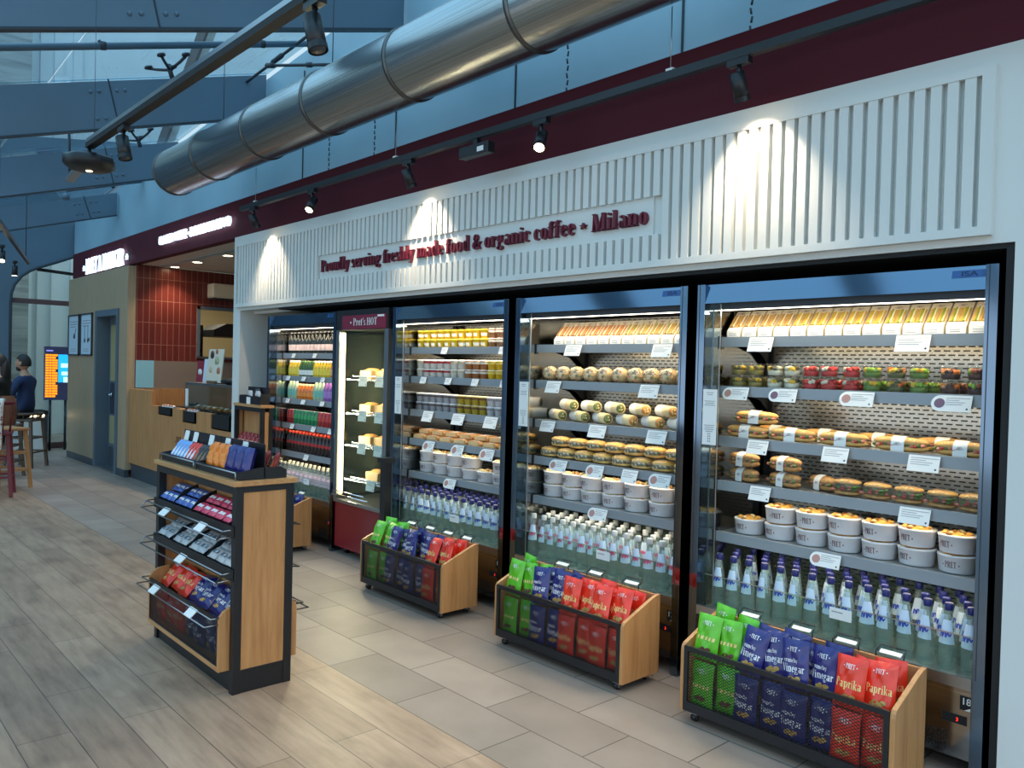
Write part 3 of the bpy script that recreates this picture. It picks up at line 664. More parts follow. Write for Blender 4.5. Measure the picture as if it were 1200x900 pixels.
# ------------------------------------------------------------------ lighting tracks and spotlights
o=thing('lighting_track','long black lighting track in front of the burgundy band','lighting track',(-7.3,3.165,2.99)); b=MB(); b.box(0,8.6,-0.02,0.02,-0.02,0.02,M_BLACK); b.build('rail',o)
for q in (0.3,2.55,4.9,6.6): b=MB(); b.tube([(q,0,0.02),(q,0.0,0.333)],0.003,M_ALU,5); b.build('wire',o)
for q in (0.3,2.55,4.9,6.6): b=MB(); b.box(q-0.02,q+0.02,-0.012,0.012,0.02,0.035,M_PAPER); b.build('clip',o)
for xx in (-6.5,-5.75,-3.54,-2.25):
    b=MB()
    for q in range(16): b.tube([(0.0,0,q*0.045),(0.006*(-1)**q,0.0,q*0.045+0.03)],0.006,M_DKGREY,5)
    zt=3.66 if xx>-7 else 3.6
    c_=b.build('hanging_chain',None,loc=(xx,3.62,2.98)); tag(c_,'thin dark chain hanging by the blue upper wall, '+{-6.5:'nearest the duct end',-5.75:'second from the duct end',-3.54:'below the middle of the duct',-2.25:'nearest the white wall'}[xx],'chain','chains by the upper wall')
o=thing('lighting_track','black lighting track with a painted silver highlight crossing below the glass roof','lighting track',(-5.45,1.39,2.87)); b=MB(); b.box(0,6.5,-0.024,0.024,-0.022,0.008,M_BLACKM); b.box(0,6.5,-0.02,0.02,0.008,0.034,M_ALU); b.build('rail',o)  # silver upper band is the highlight on the black rail, painted as colour
for q in (0.1,5.9): b=MB(); b.tube([(q,0,0.02),(q,0,zr(-5.45+q,1.39)-2.87-0.02)],0.0015,M_DKGREY,5); b.build('wire',o)
def spot():
    o=thing('spotlight','x x x x','spotlight'); b=MB(); b.box(-0.055,0.055,-0.018,0.018,-0.03,0,M_BLACK); b.build('adapter',o); b=MB(); b.tube([(0,0,-0.03),(0,0,-0.09)],0.012,M_BLACK); b.build('stem',o)
    return o
def put_spot(x,y,z,aim,lab,grp,lit):
    o=thing('spotlight',lab,'spotlight',(x,y,z),group=grp)
    b=MB(); b.box(-0.055,0.055,-0.018,0.018,-0.03,0,M_BLACK); b.build('adapter',o); b=MB(); b.tube([(0,0,-0.03),(0,0,-0.085)],0.011,M_BLACK); b.build('stem',o)
    d=Vector(aim).normalized(); c=Vector((0,0,-0.11)); a=c-d*0.05; e=c+d*0.075
    b=MB(); b.tube([a,e],0.034,M_BLACK,18); b.tube([e-d*0.02,e+d*0.004],0.036,M_BLACK,18,caps=False); bd=b.build('head',o)
    b=MB(); b.tube([e+d*0.001,e+d*0.002],0.029,M_LAMP if lit else M_DKGREY,18); b.build('lens',bd)
    return Vector((x,y,z))+e+d*0.02, d
SPOTS=[]
g='spotlights on the front lighting track'
for x,aim,lab,kind in ((-7.03,(0.0,0.5,-1),'black spotlight over the left end of the white slatted fascia','wall'),
    (-5.94,(0.25,-0.5,-0.85),'tilted spotlight second from the glowing slogan','floor'),
    (-4.59,(0.0,0.5,-1),'black spotlight above the words freshly made','wall'),
    (-3.29,(0.35,-0.5,-0.8),'tilted bright spotlight beside the small black box on the track','floor'),
    (-2.02,(0.0,0.5,-1),'black spotlight nearest the right white wall','wall')):
    p,d=put_spot(x,3.165,2.97,aim,lab,g,1); SPOTS.append((p,d,kind))
for x,aim,lab in ((-2.62,(0.25,0.1,-1),'black spotlight on the highlighted track nearest the top edge'),(-4.78,(0.25,0.1,-1),'black spotlight on the highlighted track beside the round black device')):
    p,d=put_spot(x,1.39,2.85,aim,lab,'spotlights on the silver track',0)
o=thing('track_box','small black control box with a white label under the front track','control box',(-3.86,3.165,2.965)); b=MB(); b.box(-0.14,0.14,-0.03,0.03,-0.10,-0.03,M_BLACK); b.build('casing',o,0.006); b=MB(); b.box(0.04,0.1,-0.0315,-0.03,-0.085,-0.055,M_PAPER); b.build('sticker',o); b=MB(); b.box(-0.02,0.02,-0.015,0.015,-0.03,0.003,M_BLACK); b.build('clip',o)
o=thing('ceiling_device','round black device hung at the end of the highlighted track','device',(-5.45,1.39,2.83)); b=MB(); b.lathe([(0.05,-0.03),(0.13,-0.03),(0.15,-0.045),(0.15,-0.09),(0.11,-0.115),(0.001,-0.12)],M_BLACK,8,caps=False); b.lathe([(0.001,-0.03),(0.05,-0.03)],M_BLACK,8,caps=False); b.build('body',o); b=MB(); b.lathe([(0.02,-0.12),(0.015,-0.124),(0.001,-0.125)],M_LEDW,8,caps=False); b.build('sensor',o); b=MB(); b.tube([(0,0,-0.03),(0,0,0.02)],0.012,M_BLACK); b.build('stem',o)
b=MB(); b.bar((-0.38,-0.02,-0.12),(-0.12,-0.0,-0.05),0.05,0.03,M_ALU); b.tube([(-0.36,-0.02,-0.1),(-0.40,-0.02,0.18)],0.009,M_BLACK); b.build('bracket',o)
# cluster of lamps near the arched window
o=thing('lighting_track','short black lighting track hanging above the seated people','lighting track',(-11.0,1.95,2.80)); b=MB(); b.bar((-1.2,0.45,0.0),(3.2,-0.72,0.0),0.035,0.035,M_BLACK); b.build('rail',o)
for q in (0.1,0.8): b=MB(); b.tube([(-1.2+4.4*q,0.45-1.17*q,0.02),(-1.2+4.4*q,0.45-1.17*q,zr(-12.2+4.4*q,2.4-1.17*q)-2.82)],0.005,M_BLACK,5); b.build('wire',o)
for x,y,aim,lab in ((-10.35,1.78,(0.45,-0.1,-0.8),'lit black spotlight on the short track above the seated people'),(-11.9,2.19,(0,0,-1),'black spotlight hanging at the far end of the short track')):
    p,d=put_spot(x,y,2.78,aim,lab,'spotlights on the short track',1); SPOTS.append((p,d,'far'))
# ------------------------------------------------------------------ chillers
def perf_mat():
    m=mat('perforated_steel',(178,176,168),0.25,0.85)
    tc=N(m,'ShaderNodeTexCoord'); sp=N(m,'ShaderNodeSeparateXYZ'); cb=N(m,'ShaderNodeCombineXYZ'); L(m,tc.outputs['Object'],sp.inputs[0]); L(m,sp.outputs['X'],cb.inputs['X']); L(m,sp.outputs['Z'],cb.inputs['Y'])
    b=N(m,'ShaderNodeTexBrick',offset=0.5,offset_frequency=2); b.inputs['Scale'].default_value=1
    b.inputs['Brick Width'].default_value=0.042; b.inputs['Row Height'].default_value=0.02; b.inputs['Mortar Size'].default_value=0.0072; b.inputs['Mortar Smooth'].default_value=0.1
    b.inputs['Color1'].default_value=(*lin((70,66,60)),1); b.inputs['Color2'].default_value=(*lin((84,78,70)),1); b.inputs['Mortar'].default_value=(*lin((186,182,172)),1)
    L(m,cb.outputs[0],b.inputs['Vector']); L(m,b.outputs['Color'],bsdf(m).inputs['Base Color']); bump(m,b.outputs['Fac'],0.4,0.004)
    return m
M_PERF=perf_mat()
M_RED=mat('red_digit',(255,50,40),0.4,emit=(255,40,30),es=2)
LIGHTS=[]   # (kind, location, size x, size y, watts, colour, rotation)
WARM=(1.0,0.86,0.62); COOL=(1.0,0.93,0.80)
def card_into(b,c,w,h,m=None,lines=5,photo=None,dot=True,tilt=0.35,rnd=False):
    """a price card leaning out from a shelf rail: c = top centre, local"""
    cx,cy,cz=c; ca,sa=math.cos(tilt),math.sin(tilt)
    P=lambda u,v,d: (cx+u, cy-v*sa-d*ca, cz-v*ca+d*sa)
    if rnd:
        pts=[(-w/2+h*0.45,0),(w/2,0),(w/2,h),(-w/2+h*0.45,h)]+[(-w/2+h*0.45-h*0.5*math.sin(a),h/2+h/2*math.cos(a)) for a in [R(q) for q in range(20,180,20)]]
    else: pts=[(-w/2,0),(w/2,0),(w/2,h),(-w/2,h)]
    n=len(pts); b.add([P(u,v,0.0015) for u,v in pts]+[P(u,v,0) for u,v in pts],[tuple(range(n)),tuple(range(n,2*n))[::-1]]+[(i,(i+1)%n,n+(i+1)%n,n+i) for i in range(n)],m or M_CARD)
    x0=-w/2+ (h*0.75 if rnd else w*0.08)
    for k in range(lines):
        v=h*(0.16+0.13*k); l=(w*0.92/2-x0)*(1.0,0.55,0.8,0.7,0.5,.4)[k%6]
        b.add([P(x0,v,0.0022),P(x0+l,v,0.0022),P(x0+l,v+h*0.035,0.0022),P(x0,v+h*0.035,0.0022)],[(0,1,2,3)],M_GREYINK)
    if rnd:
        k=14; c_=(-w/2+h*0.42,h/2); r_=h*0.3
        b.add([P(c_[0]+r_*math.cos(2*math.pi*i/k),c_[1]+r_*math.sin(2*math.pi*i/k),0.0022) for i in range(k)],[tuple(range(k))],photo or mat('card_photo',(188,140,130),0.5))
    if dot:
        k=10; c_=(w*0.4,h*0.82); r_=h*0.06
        b.add([P(c_[0]+r_*math.cos(2*math.pi*i/k),c_[1]+r_*math.sin(2*math.pi*i/k),0.0022) for i in range(k)],[tuple(range(k))],M_DARKINK)
    return b
def chiller(x0,x1,num,rails,label,cards,deckcards,notice=True,light=1.0):
    W=x1-x0; o=thing('open_chiller',label,'chiller',(x0,3.4,0))
    for q,nm in ((0,'post'),(W-0.045,'post')):
        b=MB(); b.box(q,q+0.045,0,0.08,0.0,2.0,M_HEAD); b.box(q+0.012,q+0.016,-0.001,0,0.4,2.0,M_DARKEDGE); b.build(nm,o,0.004)
    b=MB(); b.box(0.0,0.045,0.08,0.66,0.08,2.0,M_STEEL); b.box(0.045,0.049,0.08,0.6,0.38,1.9,M_MIRROR); b.build('side_panel',o)
    b=MB(); b.box(W-0.045,W,0.08,0.66,0.08,2.0,M_STEEL); b.box(W-0.049,W-0.045,0.08,0.6,0.38,1.9,M_MIRROR); b.build('side_panel',o)
    hd=MB(); hd.add([(0.045,0.024,2.0),(W-0.045,0.024,2.0),(W-0.045,0.0,1.905),(0.045,0.0,1.905),(0.045,0.05,2.0),(W-0.045,0.05,2.0),(W-0.045,0.05,1.905),(0.045,0.05,1.905)],[(0,1,2,3),(4,7,6,5),(0,4,5,1),(3,2,6,7)],M_HEAD)
    h=hd.build('header',o)
    b=MB(); b.add([(W-0.17,0.0192,1.985),(W-0.05,0.0192,1.985),(W-0.05,0.0116,1.955),(W-0.17,0.0116,1.955)],[(0,1,2,3)],mat('badge_blue',(44,88,150),0.3)); sans_into(b,'ISA',0.02,mat('badge_navy',(18,32,70),0.4),lambda u,v,d:(W-0.105+u,0.0122+v*0.25,1.961+v),fit=0.06); b.build('badge',h)
    b=MB(); b.box(0.05,W-0.05,0.05,0.6,1.9,2.0,M_BLACKM); b.box(0.05,W-0.05,0.04,0.055,1.875,1.905,M_DKGREY); b.build('canopy',o)
    b=MB(); b.box(0.06,W-0.06,0.10,0.125,1.877,1.892,M_LED); b.build('light_strip',o)
    b=MB(); b.box(0.05,W-0.05,0.6,0.62,0.38,1.9,M_PERF); b.build('back_panel',o)
    b=MB(); b.box(0.06,0.1,0.575,0.599,0.40,1.89,M_BLACK); b.box(W-0.1,W-0.06,0.575,0.599,0.40,1.89,M_BLACK); b.build('shelf_upright',o)
    for i,z in enumerate(rails):
        top=z+0.02; b=MB(); b.box(0.052,W-0.052,0.155,0.575,top-0.012,top,M_SHELF); sh=b.build('shelf',o)
        b=MB(); b.box(0.056,W-0.052,0.135,0.154,z-0.025,z+0.025,M_GREYRAIL); b.box(0.052,0.058,0.13,0.16,z-0.035,z+0.03,M_BLACK); b.build('price_rail',sh)
        for q in (0.075,W-0.085):
            b=MB(); b.prism([(0.575,top-0.013),(0.25,top-0.013),(0.3,top-0.03),(0.48,top-0.07),(0.575,top-0.14)],'x',q,q+0.008,M_BLACK); b.build('bracket',sh)
        for cd in cards[i]:
            b=MB(); card_into(b,(cd[0]-x0,0.127,z+0.02),cd[1],cd[2],rnd=cd[3] if len(cd)>3 else False,photo=cd[4] if len(cd)>4 else None,lines=4); b.build('price_card',sh)
        if i<2:
            b=MB(); b.box(0.1,W-0.1,0.17,0.19,top-0.02,top-0.013,M_LEDW); b.build('light_strip',sh)
        LIGHTS.append(('area',(x0+W/2,3.4+0.2,top-0.03),W-0.2,0.03,(2.4 if i<2 else 1.4 if i<4 else 2.6)*light,WARM,(R(-18),0,0)))
    LIGHTS.append(('area',(x0+W/2,3.4+0.115,1.87),W-0.2,0.03,3.2*light,WARM,(R(-25),0,0)))
    # deck
    b=MB(); b.box(0.05,W-0.05,0.06,0.6,0.37,0.384,M_SHELF); b.box(0.046,W-0.046,0.0,0.02,0.355,0.40,M_ALU)
    k=0.06
    while k<W-0.08:
        b.box(k,k+0.012,0.025,0.058,0.378,0.386,M_BLACKM) if int(k*1000)%7 else None
        k+=0.026
    b.box(0.046,W-0.046,0.02,0.06,0.365,0.379,M_ALU); dk=b.build('deck',o)
    for cx,w in deckcards:
        b=MB(); b.box(cx-x0-w/2,cx-x0+w/2,0.022,0.056,0.387,0.389,M_CARD); b.build('price_card',dk)
    b=MB(); b.box(0.05,W-0.05,0.06,0.066,0.386,0.545,M_GLASS); b.box(0.05,W-0.05,0.0595,0.0665,0.543,0.547,M_ALU); g_=b.build('glass_riser',o)
    b=MB(); b.box(W*0.56-0.05,W*0.56+0.05,0.056,0.0585,0.485,0.535,M_CARD); b.box(W*0.56-0.04,W*0.56+0.01,0.0555,0.056,0.515,0.52,M_GREYINK); b.build('card',g_)
    # lower body
    bp=MB(); bp.box(0.0,W,0.03,0.6,0.07,0.355,M_STEEL); bp.box(0.05,W-0.05,0.0285,0.0305,0.327,0.331,M_CHROME); base=bp.build('base_panel',o)
    b=MB()
    for r_ in range(10):
        for c_ in range(14): b.box(W-0.28+c_*0.0105+0.003*(r_%2),W-0.28+c_*0.0105+0.006+0.003*(r_%2),0.0285,0.0305,0.09+r_*0.0078,0.0945+r_*0.0078,M_BLACKM)
    b.build('vent',base)
    b=MB(); b.box(W-0.155,W-0.065,0.028,0.0305,0.205,0.24,M_BLACKM); sans_into(b,'3',0.014,M_RED,lambda u,v,d:(W-0.1+u,0.0275,0.215+v)); b.build('display',base)
    if num:
        b=MB(); b.box(W-0.092,W-0.03,0.028,0.0305,0.265,0.32,M_BLACKM); sans_into(b,num,0.026,M_PAPER,lambda u,v,d:(W-0.066+u,0.0275,0.288+v))
        b.add([(W-0.03,0.0276,0.265),(W-0.03,0.0276,0.292),(W-0.075,0.0276,0.265)],[(0,1,2)],M_PAPER); b.add([(W-0.035,0.0272,0.268),(W-0.043,0.0272,0.279),(W-0.053,0.0272,0.268)],[(0,1,2)],M_DARKINK); b.build('number_sticker',base)
    for q in (0.05,W-0.05):
        for yy in (0.08,0.55): b=MB(); b.lathe([(0.025,0),(0.025,0.01),(0.012,0.012),(0.012,0.07)],M_DKGREY,10,(q,yy,0)); b.build('foot',o)
    if notice:
        b=MB(); b.box(0.045,0.135,0.004,0.009,0.40,1.9,M_GLASS); b.box(0.134,0.136,0.003,0.01,0.40,1.9,M_ALU); gp=b.build('glass_wing',o)
        b=MB(); b.box(0.05,0.13,-0.0,0.003,1.205,1.48,M_PAPER)
        for k,l in ((1.462,.04),(1.452,.03),(1.42,.06),(1.41,.05),(1.40,.06),(1.30,.06),(1.29,.05),(1.28,.055),(1.27,.04)): b.box(0.09-l/2,0.09+l/2,-0.0008,0,k,k+0.003,M_GREYINK)
        for k in range(4): b.box(0.083,0.087,-0.0008,0,1.22+k*.012,1.226+k*.012,M_DARKINK); b.box(0.093,0.097,-0.0008,0,1.22+k*.012,1.226+k*.012,M_DARKINK)
        b.build('notice',gp)
    return o
RAIL4=[1.72,1.472,1.217,0.993,0.732]; RAIL3=[1.69,1.467,1.22,0.986,0.737]; RAIL2=[1.68,1.461,1.211,0.992,0.744]; RAIL1=[1.632,1.42,1.208,0.975,0.712]
ph=mat('card_photo_purple',(120,90,110),0.5)
C4=[[(-2.08,.13,.075),(-1.37,.14,.075)],[(-2.21,.14,.065,True),(-1.955,.14,.065,True,ph),(-1.6,.15,.068,True),(-1.21,.15,.07,True,ph)],[(-2.08,.11,.07),(-1.69,.12,.07),(-1.31,.125,.07)],[(-2.06,.11,.07),(-1.34,.125,.07)],[(-1.72,.14,.065,True)]]
C3=[[(-3.33,.13,.07),(-2.67,.13,.075)],[(-3.49,.12,.075),(-2.75,.13,.075)],[(-3.53,.12,.07),(-3.12,.13,.075),(-2.69,.13,.075)],[(-3.43,.14,.07,True),(-3.13,.13,.075,True),(-2.87,.11,.075),(-2.66,.14,.075,True)],[(-3.1,.14,.07,True)]]
C2=[[(-4.6,.07,.05),(-3.97,.07,.05)],[(-4.85,.07,.05),(-4.55,.07,.05),(-4.25,.07,.05),(-3.95,.07,.05)],[(-4.78,.12,.08),(-4.42,.13,.08),(-4.07,.13,.08)],[(-4.76,.13,.08,True),(-4.42,.13,.08,True),(-4.1,.14,.08,True)],[(-4.5,.13,.07,True)]]
C1=[[(-6.9,.06,.04),(-6.5,.06,.04)]]*1+[[(-7.0,.07,.04),(-6.7,.07,.04),(-6.35,.07,.04)] for _ in range(2)]+[[(-6.9,.07,.045),(-6.5,.07,.045),(-6.2,.07,.045)],[(-6.62,.08,.05)]]
chiller(-7.2,-5.93,None,RAIL1,'open drinks chiller with rows of coloured bottles, nearest the white column','' or C1,[],False,0.75)
chiller(-5.09,-3.79,'15',RAIL2,'open chiller numbered 15 holding yellow pots and water, beside the hot cabinet',C2,[(-4.2,.1)],True,0.9)
chiller(-3.72,-2.43,'17',RAIL3,'open chiller numbered 17 holding wraps and pink-labelled water',C3,[(-3.55,.12),(-3.2,.12)],True,0.95)
chiller(-2.37,-1.02,'18',RAIL4,'open chiller numbered 18 beside the right white wall',C4,[(-2.05,.12),(-1.3,.12),(-1.15,.09)],True,1.0)

# ------------------------------------------------------------------ hot cabinet
o=thing('hot_food_cabinet','tall glass hot food cabinet with burgundy base and sign, between two chillers','cabinet',(-5.885,3.38,0)); W=0.765
b=MB(); b.box(0.0,W,0.02,0.6,0.06,0.43,mat('burgundy_panel',(122,24,36),0.25,coat=0.4)); b.box(0.0,W,0.0,0.6,0.43,0.46,M_ALU); b.build('base',o,0.004)
b=MB(); b.box(0,W,0.0,0.6,1.84,2.0,M_BLACK); b.box(0.10,W-0.03,-0.006,0.0,1.845,1.955,mat('burgundy_sign',(126,32,58),0.4)); hd=b.build('header',o)
b=MB(); text_into(b,"* Pret's HOT",0.058,M_PAPER,lambda u,v,d:(0.42+u,-0.008,1.873+v),sx=0.95,fit=0.40); b.box(W-0.14,W-0.05,-0.0075,-0.006,1.935,1.95,M_PAPER); b.build('lettering',hd)
b=MB(); b.box(0.02,W-0.02,0.56,0.6,0.46,1.84,mat('dull_steel',(178,168,142),0.35,0.25)); b.build('back_panel',o)
for q in (0.0,W-0.05):
    b=MB(); b.box(q,q+0.05,0.0,0.05,0.46,1.84,M_ALU); b.build('post',o)
b=MB(); b.box(0.05,0.075,0.02,0.045,0.5,1.82,M_LEDW); b.build('light_tube',o)
b=MB(); b.box(0.05,W-0.05,0.006,0.01,0.46,1.84,M_GLASS); b.build('glass_door',o)
b=MB(); b.box(0.0,0.004,0.05,0.56,0.46,1.84,M_GLASS); b.box(W-0.004,W,0.05,0.56,0.46,1.84,M_GLASS); b.build('side_glass',o)
HSH=[1.44,1.16,0.90,0.62]
for i,z in enumerate(HSH):
    b=MB()
    for k in range(9): b.tube([(0.08+k*0.075,0.06,z),(0.08+k*0.075,0.55,z)],0.004,M_CHROME,5)
    for yy in (0.06,0.3,0.55): b.tube([(0.06,yy,z),(W-0.06,yy,z)],0.005,M_CHROME,5)
    b.tube([(0.2,0.05,z+0.03),(W-0.06,0.05,z+0.03)],0.004,M_CHROME,5); sh=b.build('wire_shelf',o)
    for q in ((0.36,0.60) if i<3 else (0.5,)):
        b=MB(); card_into(b,(q,0.045,z+0.035),0.12,0.085,tilt=0.1,lines=3); b.build('price_card',sh)
for q in (0.08,W-0.08): b=MB(); b.lathe([(0.03,-0.012),(0.03,0.012)],M_BLACK,14,(0,0,0)); w_=b.build('wheel',o); w_.location=(q,0.1,0.031); w_.rotation_euler=(0,R(90),0)
b=MB(); b.tube([(0.02,-0.02,0.5),(0.55,-0.02,0.5)],0.006,M_CHROME,6); b.tube([(0.02,-0.02,0.53),(0.5,-0.02,0.53)],0.005,M_CHROME,6); b.build('front_rail',o)
LIGHTS.append(('area',(-5.5,3.42,1.82),0.5,0.04,12,(1.0,0.80,0.52),(R(-20),0,0)))
LIGHTS.append(('area',(-5.80,3.43,1.15),1.2,0.03,15,(1.0,0.82,0.54),(0,R(-90),0)))
o=thing('black_post','black post with a wider cap standing between hot cabinet and chiller','post',(-5.03,3.33,0)); b=MB(); b.box(-0.03,0.03,-0.03,0.03,0,0.84,M_BLACK); b.box(-0.05,0.05,-0.04,0.04,0,0.012,M_BLACK); b.build('shaft',o); b=MB(); b.box(-0.05,0.05,-0.045,0.045,0.84,0.875,M_BLACK); b.build('cap',o)
rh=random.Random(5)
def hotbox(s):
    def f():
        o=thing('food_box','x x x x','food'); b=MB(); b.box(-0.09,0.09,-0.06,0.06,0,0.07,mat('kraft_board',(206,168,112),0.6)); b.build('carton',o); b=MB(); b.blob((0,0,0.07),(0.08,0.05,0.02),mat('crust_gold',(214,150,70),0.5),9,6,0.15,rh); b.build('crust',o); return o
    return f
KH=Kind(hotbox(0))
nm=['top','second','third','lowest']
for i,z in enumerate(HSH):
    for k in range(3 if i<3 else 2):
        KH.put((-5.885+0.24+k*0.2+(0.12 if i==3 else 0),3.38+0.2+(k%2)*0.02,z+0.0065),'kraft food box, %s from the left on the %s shelf of the hot cabinet'%(ORD[k],nm[i]),(0,0,rh.uniform(-.05,.05)),'boxes in the hot cabinet')
def cup(): 
    o=thing('soup_cup','x x x x','cup'); b=MB(); b.lathe([(0.04,0),(0.055,0.12)],M_PAPER,14); b.build('cup',o); b=MB(); b.lathe([(0.06,0.12),(0.06,0.132),(0.03,0.136),(0.001,0.137)],mat('orange_lid',(224,104,60),0.4),14,caps=False); b.build('lid',o); return o
KU=Kind(cup)
for k in range(2): KU.put((-5.885+0.50+0.14*k,3.72,1.4465),'white cup with an orange lid, %s from the left, top of hot cabinet'%ORD[k],group='cups in the hot cabinet')
# ------------------------------------------------------------------ products
rp=random.Random(11)
def star_pts(cx,cy,r): return [(cx+(r if k%2==0 else r*0.42)*math.sin(k*math.pi/5),cy+(r if k%2==0 else r*0.42)*math.cos(k*math.pi/5)) for k in range(10)]
# ---- water bottles
BPROF=[(0.030,0.0),(0.0345,0.006),(0.035,0.09),(0.031,0.125),(0.023,0.17),(0.0165,0.205),(0.0135,0.22),(0.0135,0.24)]
def rz(prof,z):
    for (r0,z0),(r1,z1) in zip(prof,prof[1:]):
        if z0<=z<=z1: return r0+(r1-r0)*(z-z0)/(z1-z0+1e-9)
    return prof[-1][0]
def water_bottle(capc,inkc,nm):
    def f():
        o=thing('water_bottle','x x x x','bottle')
        b=MB(); b.lathe(BPROF,M_BOTTLE,14,caps=False); b.lathe([(0.001,0.003),(0.03,0.0)],M_BOTTLE,14,caps=False); b.build('glass_body',o)
        b=MB(); b.lathe([(0.0155,0.236),(0.0165,0.24),(0.0165,0.262),(0.0145,0.266),(0.001,0.2665)],mat('cap_'+nm,capc,0.35),14); b.build('cap',o)
        ml=mat('bottle_label_pale',(206,222,240),0.45); mi=mat('bottle_ink_'+nm,inkc,0.45)
        b=MB(); rows=[(0.104,1.15),(0.135,1.15),(0.165,1.05),(0.198,0.95)]; k=10; vs=[]; fs=[]
        for z,a in rows:
            for j in range(k+1): t=-math.pi/2+(j/k-0.5)*2*a; r=rz(BPROF,z)+0.0009; vs.append((r*math.cos(t),r*math.sin(t),z))
        for i in range(3):
            for j in range(k): fs.append((i*(k+1)+j,i*(k+1)+j+1,(i+1)*(k+1)+j+1,(i+1)*(k+1)+j))
        b.add(vs,fs,ml,True)
        def W(u,v): r=rz(BPROF,v)+0.0018; t=-math.pi/2+u/r; return (r*math.cos(t),r*math.sin(t),v)
        pts=[(-0.022,0.128),(-0.018,0.15),(-0.012,0.146),(-0.010,0.13),(-0.004,0.152),(0.002,0.148),(0.004,0.13),(0.010,0.152),(0.014,0.14),(0.018,0.134),(0.023,0.146)]
        for (a,c),(d,e) in zip(pts,pts[1:]):
            w=0.0032; b.add([W(a-w,c),W(a+w,c),W(d+w,e),W(d-w,e)],[(0,1,2,3)],mi)
        b.build('label',o); return o
    return f
KWB=Kind(water_bottle((26,34,104),(44,74,190),'blue')); KWP=Kind(water_bottle((196,200,200),(232,70,120),'pink'))
def bottle_field(K,x0,x1,z,y0,rows,dx,dy,what,where,grp,skip=()):
    n=int((x1-x0)/dx)
    for r_ in range(rows):
        k=0; off=(dx/2 if r_%2 else 0)
        for i in range(n+1):
            x=x0+off+i*dx
            if x>x1: continue
            if rp.random()<0.03*r_: k+=1; continue
            K.put((x+rp.uniform(-.004,.004),y0+r_*dy+rp.uniform(-.003,.003),z),'%s, %s from the left in the %s row, bottom of %s chiller'%(what,ORD[k],['front','second','third','fourth'][r_],where),(0,0,rp.uniform(-.5,.5)),grp); k+=1
bottle_field(KWB,-2.27,-1.10,0.386,3.51,4,0.083,0.083,'blue-capped water bottle','white-wall','water bottles in white-wall chiller')
bottle_field(KWP,-3.62,-2.53,0.386,3.51,4,0.083,0.083,'pink-labelled water bottle','pink-water','water bottles in pink-water chiller')
bottle_field(KWB,-4.99,-3.90,0.386,3.51,4,0.083,0.083,'blue-capped water bottle','yellow-pot','water bottles in yellow-pot chiller')

# ---- bowls
BOWL=[(0.066,0.0),(0.069,0.004),(0.0755,0.066),(0.078,0.068),(0.078,0.073),(0.074,0.074)]
def bowl(topc,full):
    def f():
        o=thing('food_bowl','x x x x','bowl'); mw=mat('bowl_white',(226,224,226),0.5)
        b=MB(); b.lathe(BOWL,mw,26); b.build('bowl',o)
        b=MB()
        def W(u,v,d): r=rz(BOWL,v)+0.0008; t=-math.pi/2+u/r; return (r*math.cos(t),r*math.sin(t),v)
        text_into(b,'* PRET *',0.026,M_INK,lambda u,v,d:W(u,0.024+v,0),sx=0.8); b.build('lettering',o)
        b=MB(); mt=mat('food_%d_%d'%(topc[0],topc[1]),topc,0.6); m2=mat('food_pale',(236,214,160),0.6); m3=mat('food_dark',(180,120,60),0.6)
        b.lathe([(0.001,0.078),(0.04,0.078),(0.068,0.07)],mt,18,caps=False)
        if full:
            for k in range(16): a=rp.uniform(0,6.28); r=0.058*math.sqrt(rp.random()); b.blob((r*math.cos(a),r*math.sin(a),0.079),(0.014,0.012,0.007),(mt,m2,m3)[k%3],6,4,0.25,rp)
        b.build('food',o); return o
    return f
KB=Kind(bowl((224,172,84),True)); KB2=Kind(bowl((232,220,170),True))
def bowls(K,xs,two,z,y,grp,wh,kindw='white bowl'):
    for i,(x,t) in enumerate(zip(xs,two)):
        for lv in range(t):
            K.put((x,y,z+lv*0.0885*0.93+0.001),'%s, %s stack from the left, %s one, bowl shelf of %s chiller'%(kindw,ORD[i],'lower' if (lv==0 and t>1) else 'upper' if t>1 else 'single',wh),(0,0,rp.uniform(-.45,.25)),grp)
bowls(KB,[-2.19,-2.02,-1.857,-1.697,-1.537,-1.377,-1.214],[1,2,2,2,2,2,2],RAIL4[4]+0.021,3.655,'food bowls in white-wall chiller','white-wall')
bowls(KB2,[-3.585,-3.42,-3.26,-3.09,-2.92,-2.74,-2.565],[2,2,2,2,2,2,2],RAIL3[4]+0.021,3.655,'food bowls in pink-water chiller','pink-water')
KB2.put((-2.74,3.84,RAIL3[4]+0.022),'single white bowl behind the front stacks on the bowl shelf of pink-water chiller',group='food bowls in pink-water chiller')
bowls(KB2,[-4.93,-4.76,-4.59,-4.42,-4.25,-4.085,-3.925],[2,2,2,2,1,2,2],RAIL2[4]+0.021,3.655,'food bowls in yellow-pot chiller','yellow-pot')

